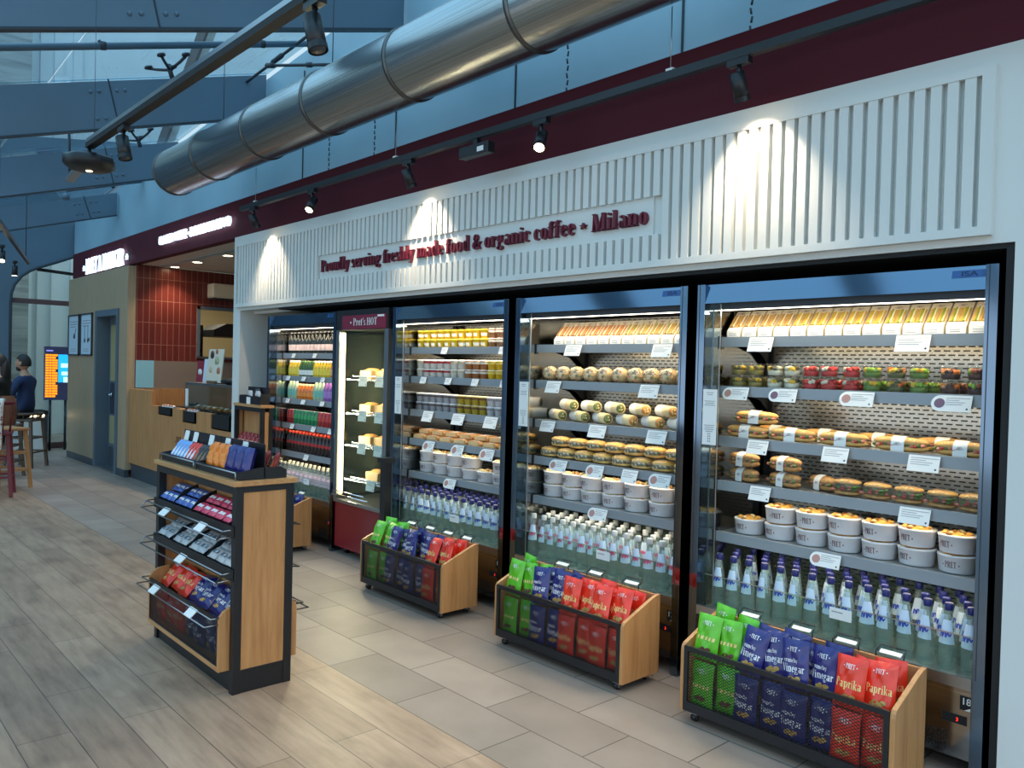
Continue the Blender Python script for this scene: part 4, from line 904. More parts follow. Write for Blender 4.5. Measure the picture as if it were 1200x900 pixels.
# ---- wedge sandwich packs
def sandwich(fillc,breadc,w=0.08):
    def f():
        o=thing('sandwich_pack','x x x x','sandwich'); mc=mat('sandwich_card',(228,214,186),0.6)
        b=MB(); b.prism([(0,0),(0,0.03),(0.095,0.125),(0.125,0.125),(0.125,0)],'x',-w/2+0.001,w/2-0.001,mc); b.build('carton',o)
        d=Vector((0,0.095,0.095)).normalized(); nrm=Vector((0,-0.707,0.707)); base=Vector((0,0,0.03))
        P=lambda u,s,h:(u,(base+d*s+nrm*h).y,(base+d*s+nrm*h).z)
        b=MB(); mb_=mat('bread_%d'%breadc[1],breadc,0.7); mf=mat('filling_%d_%d'%fillc[:2],fillc,0.55); mf2=mat('filling_white',(238,230,196),0.6)
        u=-w/2+0.005; k=0
        for q,(ww,mm) in enumerate(((.012,mb_),(.008,mf),(.005,mf2),(.012,mb_),(.003,None),(.012,mb_),(.009,mf),(.004,mf2),(.006,mb_))):
            if mm:
                hh=0.004+(0.003 if mm in (mf,mf2) else 0)
                pts=[]
                n=5
                for i in range(n):
                    s=0.026+i*(0.1-0.026)/(n-1); pts.append((s,hh+rp.uniform(-.001,.0025)))
                vs=[P(u,s,0) for s,h in pts]+[P(u,s,h) for s,h in pts]+[P(u+ww,s,h+rp.uniform(-.001,.001)) for s,h in pts]+[P(u+ww,s,0) for s,h in pts]
                fs=[(r*n+i,r*n+i+1,(r+1)*n+i+1,(r+1)*n+i) for r in range(3) for i in range(n-1)]+[(0,n,2*n,3*n),(n-1,2*n-1,3*n-1,4*n-1)]
                b.add(vs,fs,mm)
            u+=ww
        b.build('filling',o)
        b=MB(); text_into(b,'* PRET *',0.013,M_INK,lambda u,v,d_:P(u,0.111+v,0.0008),sx=0.8); b.build('lettering',o)
        b=MB(); b.add([P(-w/2+0.003,-0.0,0.0012),P(w/2-0.003,0.0,0.0012),P(w/2-0.003,0.02,0.0012),P(-w/2+0.003,0.02,0.0012)],[(0,1,2,3)],M_PAPER); b.box(-w/2+0.003,w/2-0.003,-0.0012,-0.0002,0.004,0.029,M_PAPER)
        for k in range(2): b.box(-w*0.3,w*0.2,-0.0018,-0.0012,0.01+k*0.008,0.0125+k*0.008,M_GREYINK)
        b.build('label',o); return o
    return f
SW=[Kind(sandwich(c,bc)) for c,bc in (((176,140,60),(196,150,86)),((196,172,40),(200,160,84)),((140,154,30),(196,160,84)))]
for i in range(14):
    t=0 if i<4 else (1 if i<9 else 2)
    SW[t].put((-2.262+i*0.0868,3.565,RAIL4[0]+0.0215),'%s sandwich pack, %s from the left on the top shelf of white-wall chiller'%(('brown-bread','yellow-filled','green-filled')[t],ORD[i]),group='sandwich packs in white-wall chiller',scale=(1,1,1.12))
SW3=[Kind(sandwich((176,92,44),(190,132,72),0.085)),Kind(sandwich((120,130,36),(192,148,80),0.085))]
for i in range(11):
    t=0 if i<6 else 1
    SW3[t].put((-3.50+i*0.0915,3.565,RAIL3[0]+0.0215),'%s sandwich pack, %s from the left on the top shelf of pink-water chiller'%(('orange-brown','green-filled')[t],ORD[i]),group='sandwich packs in pink-water chiller',scale=(1,1,1.15))

# ---- clear tubs with fruit and salad
TUB=[(0.034,0.0),(0.036,0.002),(0.041,0.05),(0.0425,0.052),(0.0425,0.055)]
def tub_pot(cols,lidm=None):
    def f():
        o=thing('clear_tub','x x x x','tub'); b=MB(); b.lathe(TUB,M_TUB,16,caps=False); b.lathe([(0.001,0.001),(0.03,0.0)],M_TUB,16,caps=False); b.build('tub',o)
        b=MB(); b.lathe([(0.0425,0.0555),(0.0415,0.058),(0.001,0.058)],lidm or M_TUB,16,caps=False); b.build('lid',o)
        b=MB(); m0=mat('tub_food_%d_%d_%d'%cols[0],cols[0],0.5)
        b.lathe([(0.001,0.003),(0.0335,0.003),(0.0365,0.026),(0.001,0.03)],m0,12,caps=False)
        for k in range(22):
            c=cols[(k//2)%len(cols)]; a=k*6.28/11; r=0.0275 if k<15 else 0.013; b.blob((r*math.cos(a),r*math.sin(a),0.030+rp.uniform(0,0.012)),(0.0105,0.0105,0.010),mat('tub_food_%d_%d_%d'%c,c,0.45),6,4,0.25,rp)
        b.build('food',o); return o
    return f
G_=(96,130,44);YL=(232,186,36);RD=(196,36,34);WH=(232,226,206);OR=(222,116,40);DK=(74,34,30);LG=(150,190,52)
TK={'yellow-olive':Kind(tub_pot([(150,130,50),YL,(110,100,40)])),'white-yellow':Kind(tub_pot([WH,YL,(90,80,40)])),'red-fruit':Kind(tub_pot([RD,(222,60,50),WH])),'yellow-green':Kind(tub_pot([G_,YL,LG])),'orange-green':Kind(tub_pot([(90,90,40),OR,YL])),'orange-maroon':Kind(tub_pot([DK,OR,(230,150,90)])),'green-maroon':Kind(tub_pot([DK,LG,(200,110,80)]))}
seq=[('yellow-olive',-2.25),('yellow-olive',-2.155),('white-yellow',-2.05),('white-yellow',-1.96),('red-fruit',-1.865),('red-fruit',-1.775),('red-fruit',-1.67),('yellow-green',-1.575),('orange-green',-1.47),('yellow-green',-1.375),('orange-maroon',-1.25),('green-maroon',-1.145)]
for i,(k,x) in enumerate(seq):
    for lv in range(2): TK[k].put((x,3.61,RAIL4[1]+0.0215+lv*0.0605),'%s %s clear tub, %s column from the left, second shelf of white-wall chiller'%(('lower','upper')[lv],k,ORD[i]),(0,0,rp.uniform(0,3)),'clear tubs in white-wall chiller')
for i,(k,x) in enumerate(seq):
    TK[k].put((x+0.02,3.715,RAIL4[1]+0.0215),'%s clear tub in the back row, %s from the left, second shelf of white-wall chiller'%(k,ORD[i]),(0,0,rp.uniform(0,3)),'clear tubs in white-wall chiller')

# ---- pots for yellow-pot chiller
POT=[(0.026,0.0),(0.028,0.002),(0.036,0.052),(0.038,0.053),(0.038,0.057)]
def pot(body,top,lidc,dome):
    def f():
        o=thing('dessert_pot','x x x x','pot'); b=MB(); b.lathe(POT,mat('pot_%d_%d_%d'%body,body,0.35),14); b.build('cup',o)
        b=MB()
        b.lathe([(0.0385,0.0575),(0.037,0.060),(0.032,0.064),(0.001,0.065)],mat('pot_lid_%d_%d'%lidc[:2],lidc,0.25),14,caps=False); b.build('lid',o)
        b=MB(); pr=[(rz(POT,0.036)+0.0006,0.036),(rz(POT,0.05)+0.0006,0.05)] if top else [(rz(POT,0.01)+0.0006,0.012),(rz(POT,0.035)+0.0006,0.034)]
        b.lathe(pr,mat('pot_band_%s'%str(top or (240,236,226)),top or (240,236,226),0.4),14,caps=False,a0=-2.6,a1=-0.5) if not top else b.lathe(pr,mat('pot_band_%s'%str(top),top,0.4),14,caps=False)
        b.build('band' if not top else 'topping',o); return o
    return f
PK={'yellow':Kind(pot((240,202,40),None,(244,214,90),0)),'brown':Kind(pot((150,104,70),(236,228,216),(236,230,220),0)),
'red-topped white':Kind(pot((232,226,218),(176,40,48),(222,214,208),0)),'white':Kind(pot((228,222,210),(200,186,160),(226,220,212),0)),'brown-based':Kind(pot((176,110,60),(234,226,212),(230,224,216),0)),'bright yellow':Kind(pot((238,190,36),(244,214,110),(232,224,190),0)),
'grey':Kind(pot((172,174,180),(96,84,84),(190,192,196),0)),'olive yellow':Kind(pot((186,160,50),(110,76,50),(190,180,150),0)),'pale grey':Kind(pot((206,206,210),(150,146,150),(216,216,220),0))}
def potrow(seq,z,shelf):
    for i,k in enumerate(seq):
        for lv in range(2): PK[k].put((-4.985+i*0.0825,3.60,z+0.0215+lv*0.0665),'%s %s pot, %s column from the left, %s shelf of yellow-pot chiller'%(('lower','upper')[lv],k,ORD[i],shelf),(0,0,rp.uniform(-.6,.6)),'pots in yellow-pot chiller')
potrow(['yellow']*10+['brown']*4,RAIL2[0],'top')
potrow(['white','red-topped white','red-topped white','red-topped white','red-topped white','white','white','brown-based','brown-based','brown-based','bright yellow','bright yellow','bright yellow','bright yellow'],RAIL2[1],'second')
potrow(['grey']*6+['olive yellow']*4+['pale grey']*4,RAIL2[2],'third')
def toastie():
    o=thing('wrapped_toastie','x x x x','sandwich'); b=MB(); mo=mat('toast_wrap',(206,150,92),0.45)
    b.prism([(-0.07,0),(0.07,0),(0.075,0.02),(0.06,0.036),(-0.06,0.036),(-0.075,0.02)],'y',-0.055,0.055,mo); b.build('sleeve',o,0.006)
    b=MB(); b.box(-0.06,0.05,-0.0575,-0.055,0.006,0.03,mat('toast_edge',(236,196,140),0.6)); b.build('bread_edge',o); b=MB(); b.box(-0.03,0.03,-0.04,0.03,0.0365,0.037,M_PAPER); b.build('label',o); return o
KT=Kind(toastie)
for lv in range(2):
    for i in range(7): KT.put((-4.955+i*0.164+lv*0.03,3.62+lv*0.03,RAIL2[3]+0.0215+lv*0.0385),'orange-brown wrapped toastie, %s from the left, %s layer, fourth shelf of yellow-pot chiller'%(ORD[i],('lower','upper')[lv]),(0,0,rp.uniform(-.06,.06)),'toasties in yellow-pot chiller')
# ---- bread and wraps
M_CRUST=noisy('baked_crust',(206,150,78),(226,178,104),30,0.5); M_CRUST2=noisy('seeded_crust',(170,118,66),(206,160,100),60,0.55); M_TORT=noisy('tortilla',(224,196,140),(236,214,166),25,0.6)
M_GREEN=mat('salad_green',(70,106,44),0.5); M_PINK=mat('ham_pink',(196,120,100),0.5); M_FILLD=mat('dark_filling',(92,78,50),0.55); M_TOM=mat('tomato_red',(180,52,38),0.45)
def loaf_into(b,m,lx,ly,lz,cz,n=14,k=10,jit=0.03,a0=0,a1=2*math.pi):
    vs=[]
    for i in range(n+1):
        t=-1+2*i/n; s=(1-abs(t)**3.2)**0.5 if abs(t)<1 else 0.02
        for j in range(k):
            a=2*math.pi*j/k; q=1+rp.uniform(-jit,jit); vs.append((t*lx,ly*s*q*math.cos(a),cz+lz*s*q*math.sin(a)))
    fs=[(i*k+j,i*k+(j+1)%k,(i+1)*k+(j+1)%k,(i+1)*k+j) for i in range(n) for j in range(k)]
    b.add(vs,fs,m,True)
def baguette(crust,length,r_,fill,band=True):
    def f():
        o=thing('filled_baguette','x x x x','sandwich'); b=MB(); loaf_into(b,crust,length/2,r_,r_*0.62,r_*1.25); loaf_into(b,crust,length/2,r_,r_*0.5,r_*0.5); b.build('bread',o)
        b=MB()
        for k in range(14):
            x=-length/2*0.86+k*length*0.86/13; b.blob((x,-r_*0.78,r_*0.86+rp.uniform(-.003,.003)),(0.012,0.011,0.007),fill[k%len(fill)],6,4,0.3,rp)
        b.build('filling',o)
        if band:
            b=MB(); x0,x1=-length*0.12,length*0.12; pr=[]; k=14; vs=[]
            for i in range(k+1):
                a=R(-15+210*i/k+ (180-0) ) if 0 else R(200-220*i/k); 
                vs.append((r_*1.1*math.cos(a),r_*1.02+r_*1.0*math.sin(a)))
            vs=[(-r_*1.09,0.002)]+[(-r_*1.09,r_*1.0)]+[(r_*1.09*math.cos(R(180-180*i/10)),r_*1.0+r_*0.98*math.sin(R(180-180*i/10))) for i in range(1,10)]+[(r_*1.09,r_*1.0),(r_*1.09,0.002)]
            n=len(vs); b.add([(x0,y,z) for y,z in vs]+[(x1,y,z) for y,z in vs],[(i,i+1,n+i+1,n+i) for i in range(n-1)],M_PAPER,True)
            text_into(b,'* PRET *',0.012,M_INK,lambda u,v,d:(u,-r_*1.1,r_*0.85+v),sx=0.7); b.build('paper_band',o)
        b=MB(); loaf_into(b,M_FILM,length/2*1.02,r_*1.04,r_*0.93,r_*1.0,10,8,0.04); b.build('clear_wrapper',o)
        return o
    return f
KG=Kind(baguette(M_CRUST,0.235,0.034,[M_GREEN,M_PINK,M_TOM])); KG2=Kind(baguette(M_CRUST2,0.19,0.037,[M_PINK,M_GREEN,M_FILLD]))
for i,x in enumerate((-2.19,-1.945,-1.695,-1.44,-1.19)): KG.put((x,3.605,RAIL4[2]+0.0225),'filled baguette with paper band, %s from the left, front row, third shelf of white-wall chiller'%ORD[i],(0,0,rp.uniform(-.06,.06)),'baguettes in white-wall chiller')
KG.put((-2.15,3.62,RAIL4[2]+0.0225+0.072),'filled baguette on top of the others, third shelf of white-wall chiller',(0,0,.05),'baguettes in white-wall chiller')
for i,x in enumerate((-2.1,-1.84,-1.58,-1.31)): KG.put((x,3.735,RAIL4[2]+0.0225),'filled baguette in the back row, %s from the left, third shelf of white-wall chiller'%ORD[i],(0,0,rp.uniform(-.06,.06)),'baguettes in white-wall chiller')
g='seeded rolls in white-wall chiller'
for i,(x,lv) in enumerate(((-2.21,0),(-2.21,1),(-1.985,0),(-1.985,1))): KG2.put((x,3.62,RAIL4[3]+0.0225+lv*0.077),'%s seeded roll with paper band, %s pair from the left, fourth shelf of white-wall chiller'%(('lower','upper')[lv],ORD[i//2]),(0,0,-0.25+rp.uniform(-.06,.06)),g)
KG2.put((-1.82,3.68,RAIL4[3]+0.0225),'seeded roll lying right of the two banded pairs, fourth shelf of white-wall chiller',(0,0,-0.5),g)
def bloomer():
    o=thing('salad_sandwich','x x x x','sandwich'); b=MB(); loaf_into(b,M_CRUST2,0.06,0.045,0.012,0.014); loaf_into(b,M_CRUST,0.06,0.045,0.013,0.062); b.build('bread',o)
    b=MB()
    for k in range(26):
        b.blob((rp.uniform(-.05,.05),rp.uniform(-.046,-.01),rp.uniform(.026,.052)),(0.013,0.011,0.006),(M_GREEN,M_FILLD,M_TOM,M_GREEN,M_PINK)[k%5],6,4,0.3,rp)
    b.build('filling',o); b=MB(); b.blob((0,0,0.043),(0.066,0.055,0.041),M_FILM,12,8,0.03,rp); b.build('clear_wrapper',o); return o
KL=Kind(bloomer)
for i,x in enumerate((-1.67,-1.535,-1.40,-1.265,-1.14)): KL.put((x,3.61,RAIL4[3]+0.0225),'salad sandwich in film, %s from the left, right half of fourth shelf, white-wall chiller'%ORD[i],(0,0,rp.uniform(-.2,.2)),'salad sandwiches in white-wall chiller')
# pink-water chiller: round rolls, wraps, oval rolls
def bun():
    o=thing('filled_roll','x x x x','roll'); mb=noisy('pale_bun',(224,186,120),(236,206,150),30,0.5); b=MB(); b.blob((0,0.006,0.046),(0.05,0.046,0.045),mb,14,8,0.03,rp); b.build('bread',o)
    b=MB(); pf=mat('pale_filling',(232,220,190),0.6)
    for k in range(17): a=k*2.4; r=0.036*math.sqrt((k+0.5)/17); b.blob((r*math.cos(a),-0.033+0.4*r*r/0.038,0.046+r*math.sin(a)*0.9),(0.015,0.010,0.011),(pf,mat('egg_filling',(220,180,80),0.6),pf,M_FILLD,mat('salmon_filling',(224,140,84),0.5),M_GREEN)[k%6],6,4,0.3,rp)
    b.build('filling',o); b=MB(); b.blob((0,0,0.0475),(0.0535,0.056,0.0465),M_FILMW,12,8,0.03,rp); b.build('clear_wrapper',o); return o
KR=Kind(bun)
for i in range(10):
    KR.put((-3.605+i*0.1145,3.605,RAIL3[1]+0.0225),'round filled roll in film, %s from the left, front row, second shelf of pink-water chiller'%ORD[i],(0,0,rp.uniform(-.3,.3)),'round rolls in pink-water chiller')
    KR.put((-3.605+i*0.1145,3.73,RAIL3[1]+0.0225),'round filled roll in film, %s from the left, back row, second shelf of pink-water chiller'%ORD[i],(0,0,rp.uniform(-.3,.3)),'round rolls in pink-water chiller')
def wrap(fc):
    def f():
        o=thing('tortilla_wrap','x x x x','wrap'); b=MB(); b.tube([(-0.085,0,0.034),(0.085,0,0.034)],[0.031,0.033],M_TORT,16); b.build('tortilla',o)
        b=MB(); b.tube([(-0.087,0,0.034),(0.01,0,0.034)],0.0338,M_PAPER,16,caps=False); b.build('paper_sleeve',o)
        b=MB(); mf=mat('wrap_fill_%d'%fc[0],fc,0.55)
        b.tube([(0.0855,0,0.034),(0.0865,0,0.034)],0.026,mf,14)
        for k in range(12): a=rp.uniform(0,6.28); r=rp.uniform(0,.02); b.blob((0.086,r*math.cos(a),0.034+r*math.sin(a)),(0.004,0.007,0.006),(mf,M_TORT,M_GREEN)[k%3],6,4,0.2,rp)
        b.build('filling',o); return o
    return f
KW=[Kind(wrap((104,112,60))),Kind(wrap((206,140,70)))]
for lv in range(2):
    for i in range(6-lv):
        t=0 if i<3 else 1
        KW[t].put((-3.57+i*0.188+lv*0.085,3.645+lv*0.012,RAIL3[2]+0.0225+lv*0.0655),'%s tortilla wrap, %s from the left, %s layer, third shelf of pink-water chiller'%(('green-filled','orange-filled')[t],ORD[i],('lower','upper')[lv]),(0,0,R(-27)+rp.uniform(-.06,.06)),'wraps in pink-water chiller')
def oval():
    o=thing('oval_roll','x x x x','roll'); b=MB(); mo=noisy('golden_crust',(222,170,84),(236,190,108),30,0.45); loaf_into(b,mo,0.068,0.05,0.020,0.045); loaf_into(b,mo,0.066,0.048,0.013,0.014); b.build('bread',o)
    b=MB()
    for k in range(16): b.blob((-.05+k*.1/15,-0.043+0.014*abs(k-7.5)/7.5,0.030+rp.uniform(-.008,.008)),(0.011,0.011,0.009),(M_FILLD,mat('pale_filling',(232,220,190),0.6),M_GREEN,M_FILLD)[k%4],6,4,0.3,rp)
    b.build('filling',o); b=MB(); b.blob((0,0,0.0345),(0.072,0.058,0.033),M_FILMW,12,8,0.03,rp); b.build('clear_wrapper',o); return o
KO=Kind(oval)
for lv in range(2):
    for i in range(8-lv): KO.put((-3.588+i*0.147+lv*0.074,3.61+lv*0.02,RAIL3[3]+0.0225+lv*0.068),'golden oval filled roll, %s from the left, %s layer, fourth shelf of pink-water chiller'%(ORD[i],('lower','upper')[lv]),(0,0,rp.uniform(-.12,.12)),'oval rolls in pink-water chiller')

# ---- drinks chiller
def drink(prof,bodym,labm,lz,capm,capz,nm):
    def f():
        o=thing(nm,'x x x x','bottle'); b=MB(); b.lathe(prof,bodym,10); b.build('body',o)
        b=MB(); b.lathe([(rz(prof,lz[0])+0.001,lz[0]),(rz(prof,lz[1])+0.001,lz[1])],labm,10,caps=False); b.build('label',o)
        b=MB(); b.lathe([(capz[0],prof[-1][1]-0.004),(capz[0],prof[-1][1]+capz[1]),(0.001,prof[-1][1]+capz[1]+0.001)],capm,10,caps=False); b.build('cap',o); return o
    return f
def jm(n,c,t=0.3): return mat('drink_'+n,c,0.2,coat=0.4)
WINE=[(0.028,0),(0.030,0.004),(0.030,0.115),(0.024,0.14),(0.012,0.165),(0.011,0.195)]
SLIM=[(0.022,0),(0.024,0.004),(0.024,0.085),(0.018,0.105),(0.012,0.12),(0.012,0.135)]
JAR=[(0.028,0),(0.030,0.004),(0.030,0.085),(0.025,0.105),(0.016,0.12),(0.016,0.13)]
CAN=[(0.028,0),(0.031,0.006),(0.031,0.118),(0.027,0.128),(0.026,0.129)]
MUL=[(0.026,0),(0.03,0.006),(0.030,0.1),(0.022,0.13),(0.013,0.155),(0.012,0.175)]
pinkl=mat('pink_label',(238,206,198),0.5); whl=mat('white_label',(236,236,230),0.5)
DKK={
'dark wine':(WINE,jm('wine',(30,34,26)),pinkl,(0.03,0.085),mat('foil_white',(220,214,210),0.4),(0.013,0.006)),
'clear rose':(WINE,jm('rose',(222,176,140)),whl,(0.03,0.08),mat('foil_gold',(200,160,90),0.3,0.7),(0.013,0.006)),
'yellow juice':(SLIM,jm('yellow',(224,190,40)),mat('yellow_label',(240,214,70),0.4),(0.02,0.075),M_PAPER,(0.014,0.012)),
'green glass':(SLIM,jm('green',(46,84,30)),whl,(0.015,0.06),jm('greencap',(60,110,40)),(0.013,0.01)),
'pink juice':(SLIM,jm('pink',(226,120,90)),mat('pink_label2',(240,170,140),0.4),(0.02,0.075),M_PAPER,(0.014,0.012)),
'dark red juice':(SLIM,jm('darkred',(120,26,48)),mat('red_label',(176,50,70),0.4),(0.02,0.075),M_PAPER,(0.014,0.012)),
'teal-labelled':(MUL,jm('paleteal',(178,200,170)),mat('teal_label',(120,190,170),0.4),(0.03,0.09),M_PAPER,(0.014,0.012)),
'orange':(JAR,jm('orange',(214,116,30)),mat('orange_label',(236,140,50),0.4),(0.03,0.06),mat('cream_cap',(232,212,160),0.4),(0.018,0.012)),
'purple':(MUL,jm('purple',(150,96,176)),mat('purple_label',(176,130,200),0.4),(0.03,0.09),mat('dark_cap',(50,40,46),0.4),(0.014,0.012)),
'magenta':(MUL,jm('magenta',(170,50,120)),mat('magenta_label',(196,80,150),0.4),(0.03,0.09),mat('dark_cap',(50,40,46),0.4),(0.014,0.012)),
'green can':(CAN,jm('gcan',(26,122,74)),mat('gcan_label',(50,160,96),0.35),(0.05,0.09),M_ALU,(0.026,0.001)),
'red can':(CAN,jm('rcan',(170,34,36)),mat('rcan_label',(206,60,56),0.35),(0.05,0.09),M_ALU,(0.026,0.001)),
'crimson can':(CAN,jm('ccan',(150,30,66)),mat('ccan_label',(190,90,120),0.35),(0.05,0.09),M_ALU,(0.026,0.001)),
'cola':(MUL,jm('cola',(38,14,12)),mat('cola_label',(186,34,34),0.4),(0.075,0.1),mat('cola_cap',(230,60,30),0.35),(0.0145,0.014)),
'sparkling':(BPROF,M_BOTTLE,mat('pastel_label',(226,196,206),0.45),(0.10,0.175),mat('cream_cap2',(226,214,180),0.4),(0.0145,0.012)),
}
KD_={k:Kind(drink(*v,('drink_can' if 'can' in k else 'drink_bottle'))) for k,v in DKK.items()}
tiers=[(['dark wine']*14+['clear rose']*2,RAIL1[0]),(['yellow juice']*4+['green glass']*5+['yellow juice']*6+['pink juice']*3+['dark red juice']*3,RAIL1[1]),
(['teal-labelled']*3+['orange']*5+['teal-labelled']*3+['purple']*3+['magenta']*4,RAIL1[2]),(['red can']*2+['green can']*7+['red can']*4+['crimson can']*4,RAIL1[3]),(['cola']*17,RAIL1[4]),(['sparkling']*14,0.3655)]
tn=['top','second','third','fourth','fifth','bottom']
for t,(sq,z) in enumerate(tiers):
    step=1.12/len(sq); cnt={}
    for row in range(2 if t in (4,5) else 1):
        cnt={}
        for i,k in enumerate(sq):
            cnt[k]=cnt.get(k,0)+1; 
            KD_[k].put((-7.11+step*(i+0.5)+(step/2*0.8 if row else 0)-0.02,(3.60 if t<5 else 3.51)+row*0.075,z+0.0212),'%s, %s of its kind from the left, %s%s shelf of drinks chiller'%(k if 'can' in k else k+' bottle',ORD[cnt[k]-1],'back row, ' if row else '',tn[t]),(0,0,rp.uniform(-1,1)),'drinks in the drinks chiller')
# ------------------------------------------------------------------ snack bags
rg_=random.Random(21)
def bag_fn(w,h,t,seed):
    q=random.Random(seed); A=[(q.uniform(3,9),q.uniform(3,9),q.uniform(0,6),q.uniform(.3,1)) for _ in range(5)]
    def S(x,z,side):
        u=max(-1,min(1,2*x/w)); v=max(-1,min(1,2*z/h-1))
        prof=max(0,(1-abs(u)**3))**0.7*max(0,(1-abs(v)**5))
        wr=sum(a*math.sin(k*u+p)*math.sin(l*v+p*2) for k,l,p,a in A)*0.22
        edge=sum(math.sin(9*u+p) for _,_,p,_ in A[:2])*0.0015*abs(v)**6
        return side*(t*prof*(1+wr)+0.0012)+edge
    return S
def bag_mesh(m,w,h,t,seed,nu=12,nv=14):
    S=bag_fn(w,h,t,seed); b=MB()
    for side in (-1,1):
        vs=[]; fs=[]
        for j in range(nv+1):
            z=h*j/nv
            for i in range(nu+1):
                u=-1+2*i/nu; neck=1-0.10*(1-abs(2*z/h-1)**3)*0 -0.06*math.sin(math.pi*z/h)
                vs.append((u*w/2*neck,S(u*w/2,z,side),z))
        for j in range(nv):
            for i in range(nu): a=j*(nu+1)+i; fs.append((a,a+1,a+nu+2,a+nu+1))
        b.add(vs,fs,m,True)
    return b,S
def bagmat(n,c): return noisy('foil_'+n,c,tuple(min(255,int(v*1.12)+4) for v in c),9,0.3,3,coat=0.3)
MBAG={'red':bagmat('red',(222,52,28)),'navy':bagmat('navy',(36,36,104)),'green':bagmat('green',(92,178,34)),'orange':bagmat('orange',(236,122,30)),'silver':bagmat('silver',(170,172,174)),'blue':bagmat('blue',(76,100,168)),'pink':bagmat('pink',(206,70,96)),'black':bagmat('black',(46,42,46)),'bluewhite':bagmat('bluewhite',(120,160,214)),'darkred':bagmat('darkred',(150,44,44))}
M_YEL=mat('pale_yellow_print',(246,216,140),0.45); M_WPR=mat('white_print',(236,236,240),0.45)
def crisp(colr,seed,w=0.118,h=0.205,t=0.0185):
    def f():
        o=thing('crisp_packet','x x x x','crisp packet'); b,S=bag_mesh(MBAG[colr],w,h,t,seed); b.build('packet',o,fix=False)
        F=lambda u,v,d:(u,S(u,v,-1)-0.0016,v)
        b=MB(); text_into(b,'* PRET *',0.019,M_WPR,lambda u,v,d:F(u,h*0.77+v,0),sx=0.85); b.build('lettering',o)
        b=MB()
        if colr=='red': text_into(b,'Paprika',0.034,M_YEL,lambda u,v,d:F(u,h*0.40+v,0),fit=w*0.80)
        elif colr=='navy':
            text_into(b,'Vinegar',0.032,M_WPR,lambda u,v,d:F(u,h*0.36+v,0),fit=w*0.78); text_into(b,'crunchy',0.018,M_WPR,lambda u,v,d:F(u-0.01,h*0.55+v,0),fit=w*0.5)
        else:
            for k in range(5): x0=-w*0.34+k*w*0.15; b.add([F(x0,h*.44,0),F(x0+w*.09,h*.44,0),F(x0+w*.12,h*.52,0),F(x0+w*.03,h*.52,0)],[(0,1,2,3)],M_YEL)
        b.build('flavour_name',o)
        b=MB(); mp=mat('crisp_picture',(190,150,80),0.5) if colr!='green' else mat('root_picture',(110,60,56),0.5)
        for k in range(4): 
            cx,cz,r=(-.018+.012*k, h*0.2+0.008*(k%2), 0.012); b.add([F(cx+r*math.cos(a),cz+r*0.8*math.sin(a),0) for a in [2*math.pi*i/9 for i in range(9)]],[tuple(range(9))],mp)
        b.build('picture',o); return o
    return f
KBAG={c:[Kind(crisp(c,s)) for s in (1,2,3)] for c in ('red','navy','green')}
# ------------------------------------------------------------------ trolleys
def lattice(b,x0,x1,z0,z1,y,p,m,w=0.0022):
    W_=x1-x0; H_=z1-z0; k=0.6
    n=int((W_+H_/k)/p)+2
    for s in (1,-1):
        for i in range(-1,n):
            c=i*p
            # line x = c - s*.. ; param z from 0..H
            xa=c; xb=c-H_/k
            if s==-1: xa,xb=W_-xa,W_-xb
            za,zb_=0.0,H_
            def cut(x,xo,zz,zo,lim):
                t=(lim-xo)/(x-xo); return lim, zo+(zz-zo)*t
            if max(xa,xb)<=0 or min(xa,xb)>=W_: continue
            if xa<0: xa,za=cut(xa,xb,za,zb_,0)
            elif xa>W_: xa,za=cut(xa,xb,za,zb_,W_)
            if xb<0: xb,zb_=cut(xb,xa,zb_,za,0)
            elif xb>W_: xb,zb_=cut(xb,xa,zb_,za,W_)
            if abs(xa-xb)<1e-4: continue
            b.bar((x0+xa,y,z0+za),(x0+xb,y,z0+zb_),w,0.0015,m,(0,1,0))
def caster():
    b=MB(); return b
def trolley(x0,label,L=0.94,D=0.285):
    o=thing('snack_trolley',label,'trolley',(x0,3.0,0))
    prof=[(0.0,0.045),(0.0,0.315),(0.004,0.332),(0.014,0.345),(0.19,0.415),(0.25,0.436),(D-0.0,0.44),(D,0.045)]
    for q in (0,L-0.02): b=MB(); b.prism(prof,'x',q,q+0.02,M_OAK); b.build('side_panel',o,0.002)
    b=MB(); b.box(0.02,L-0.02,D-0.015,D,0.045,0.435,M_OAKX); b.build('back_panel',o)
    b=MB(); b.box(0.02,L-0.02,0.008,D-0.015,0.055,0.07,M_BLACK); b.build('base',o)
    b=MB(); b.box(0.02,L-0.02,-0.004,0.008,0.318,0.34,M_BLACK); b.box(0.02,L-0.02,-0.004,0.008,0.05,0.092,M_BLACK); b.box(0.02,0.04,-0.004,0.008,0.092,0.318,M_BLACK); b.box(L-0.04,L-0.02,-0.004,0.008,0.092,0.318,M_BLACK); fr=b.build('front_frame',o)
    b=MB(); lattice(b,0.04,L-0.04,0.092,0.318,0.002,0.021,M_BLACK); b.build('mesh_panel',fr)
    for q in (0.06,L-0.06):
        for yy in (0.035,D-0.04):
            b=MB(); b.box(q-0.014,q+0.014,yy-0.012,yy+0.012,0.03,0.045,M_ALU); b.box(q-0.015,q-0.012,yy-0.008,yy+0.01,0.012,0.045,M_ALU); b.box(q+0.012,q+0.015,yy-0.008,yy+0.01,0.012,0.045,M_ALU); cs=b.build('caster',o)
            b=MB(); b.tube([(q-0.010,yy,0.0195),(q+0.010,yy,0.0195)],0.0185,M_BLACK,14); b.build('wheel',cs)
    return o
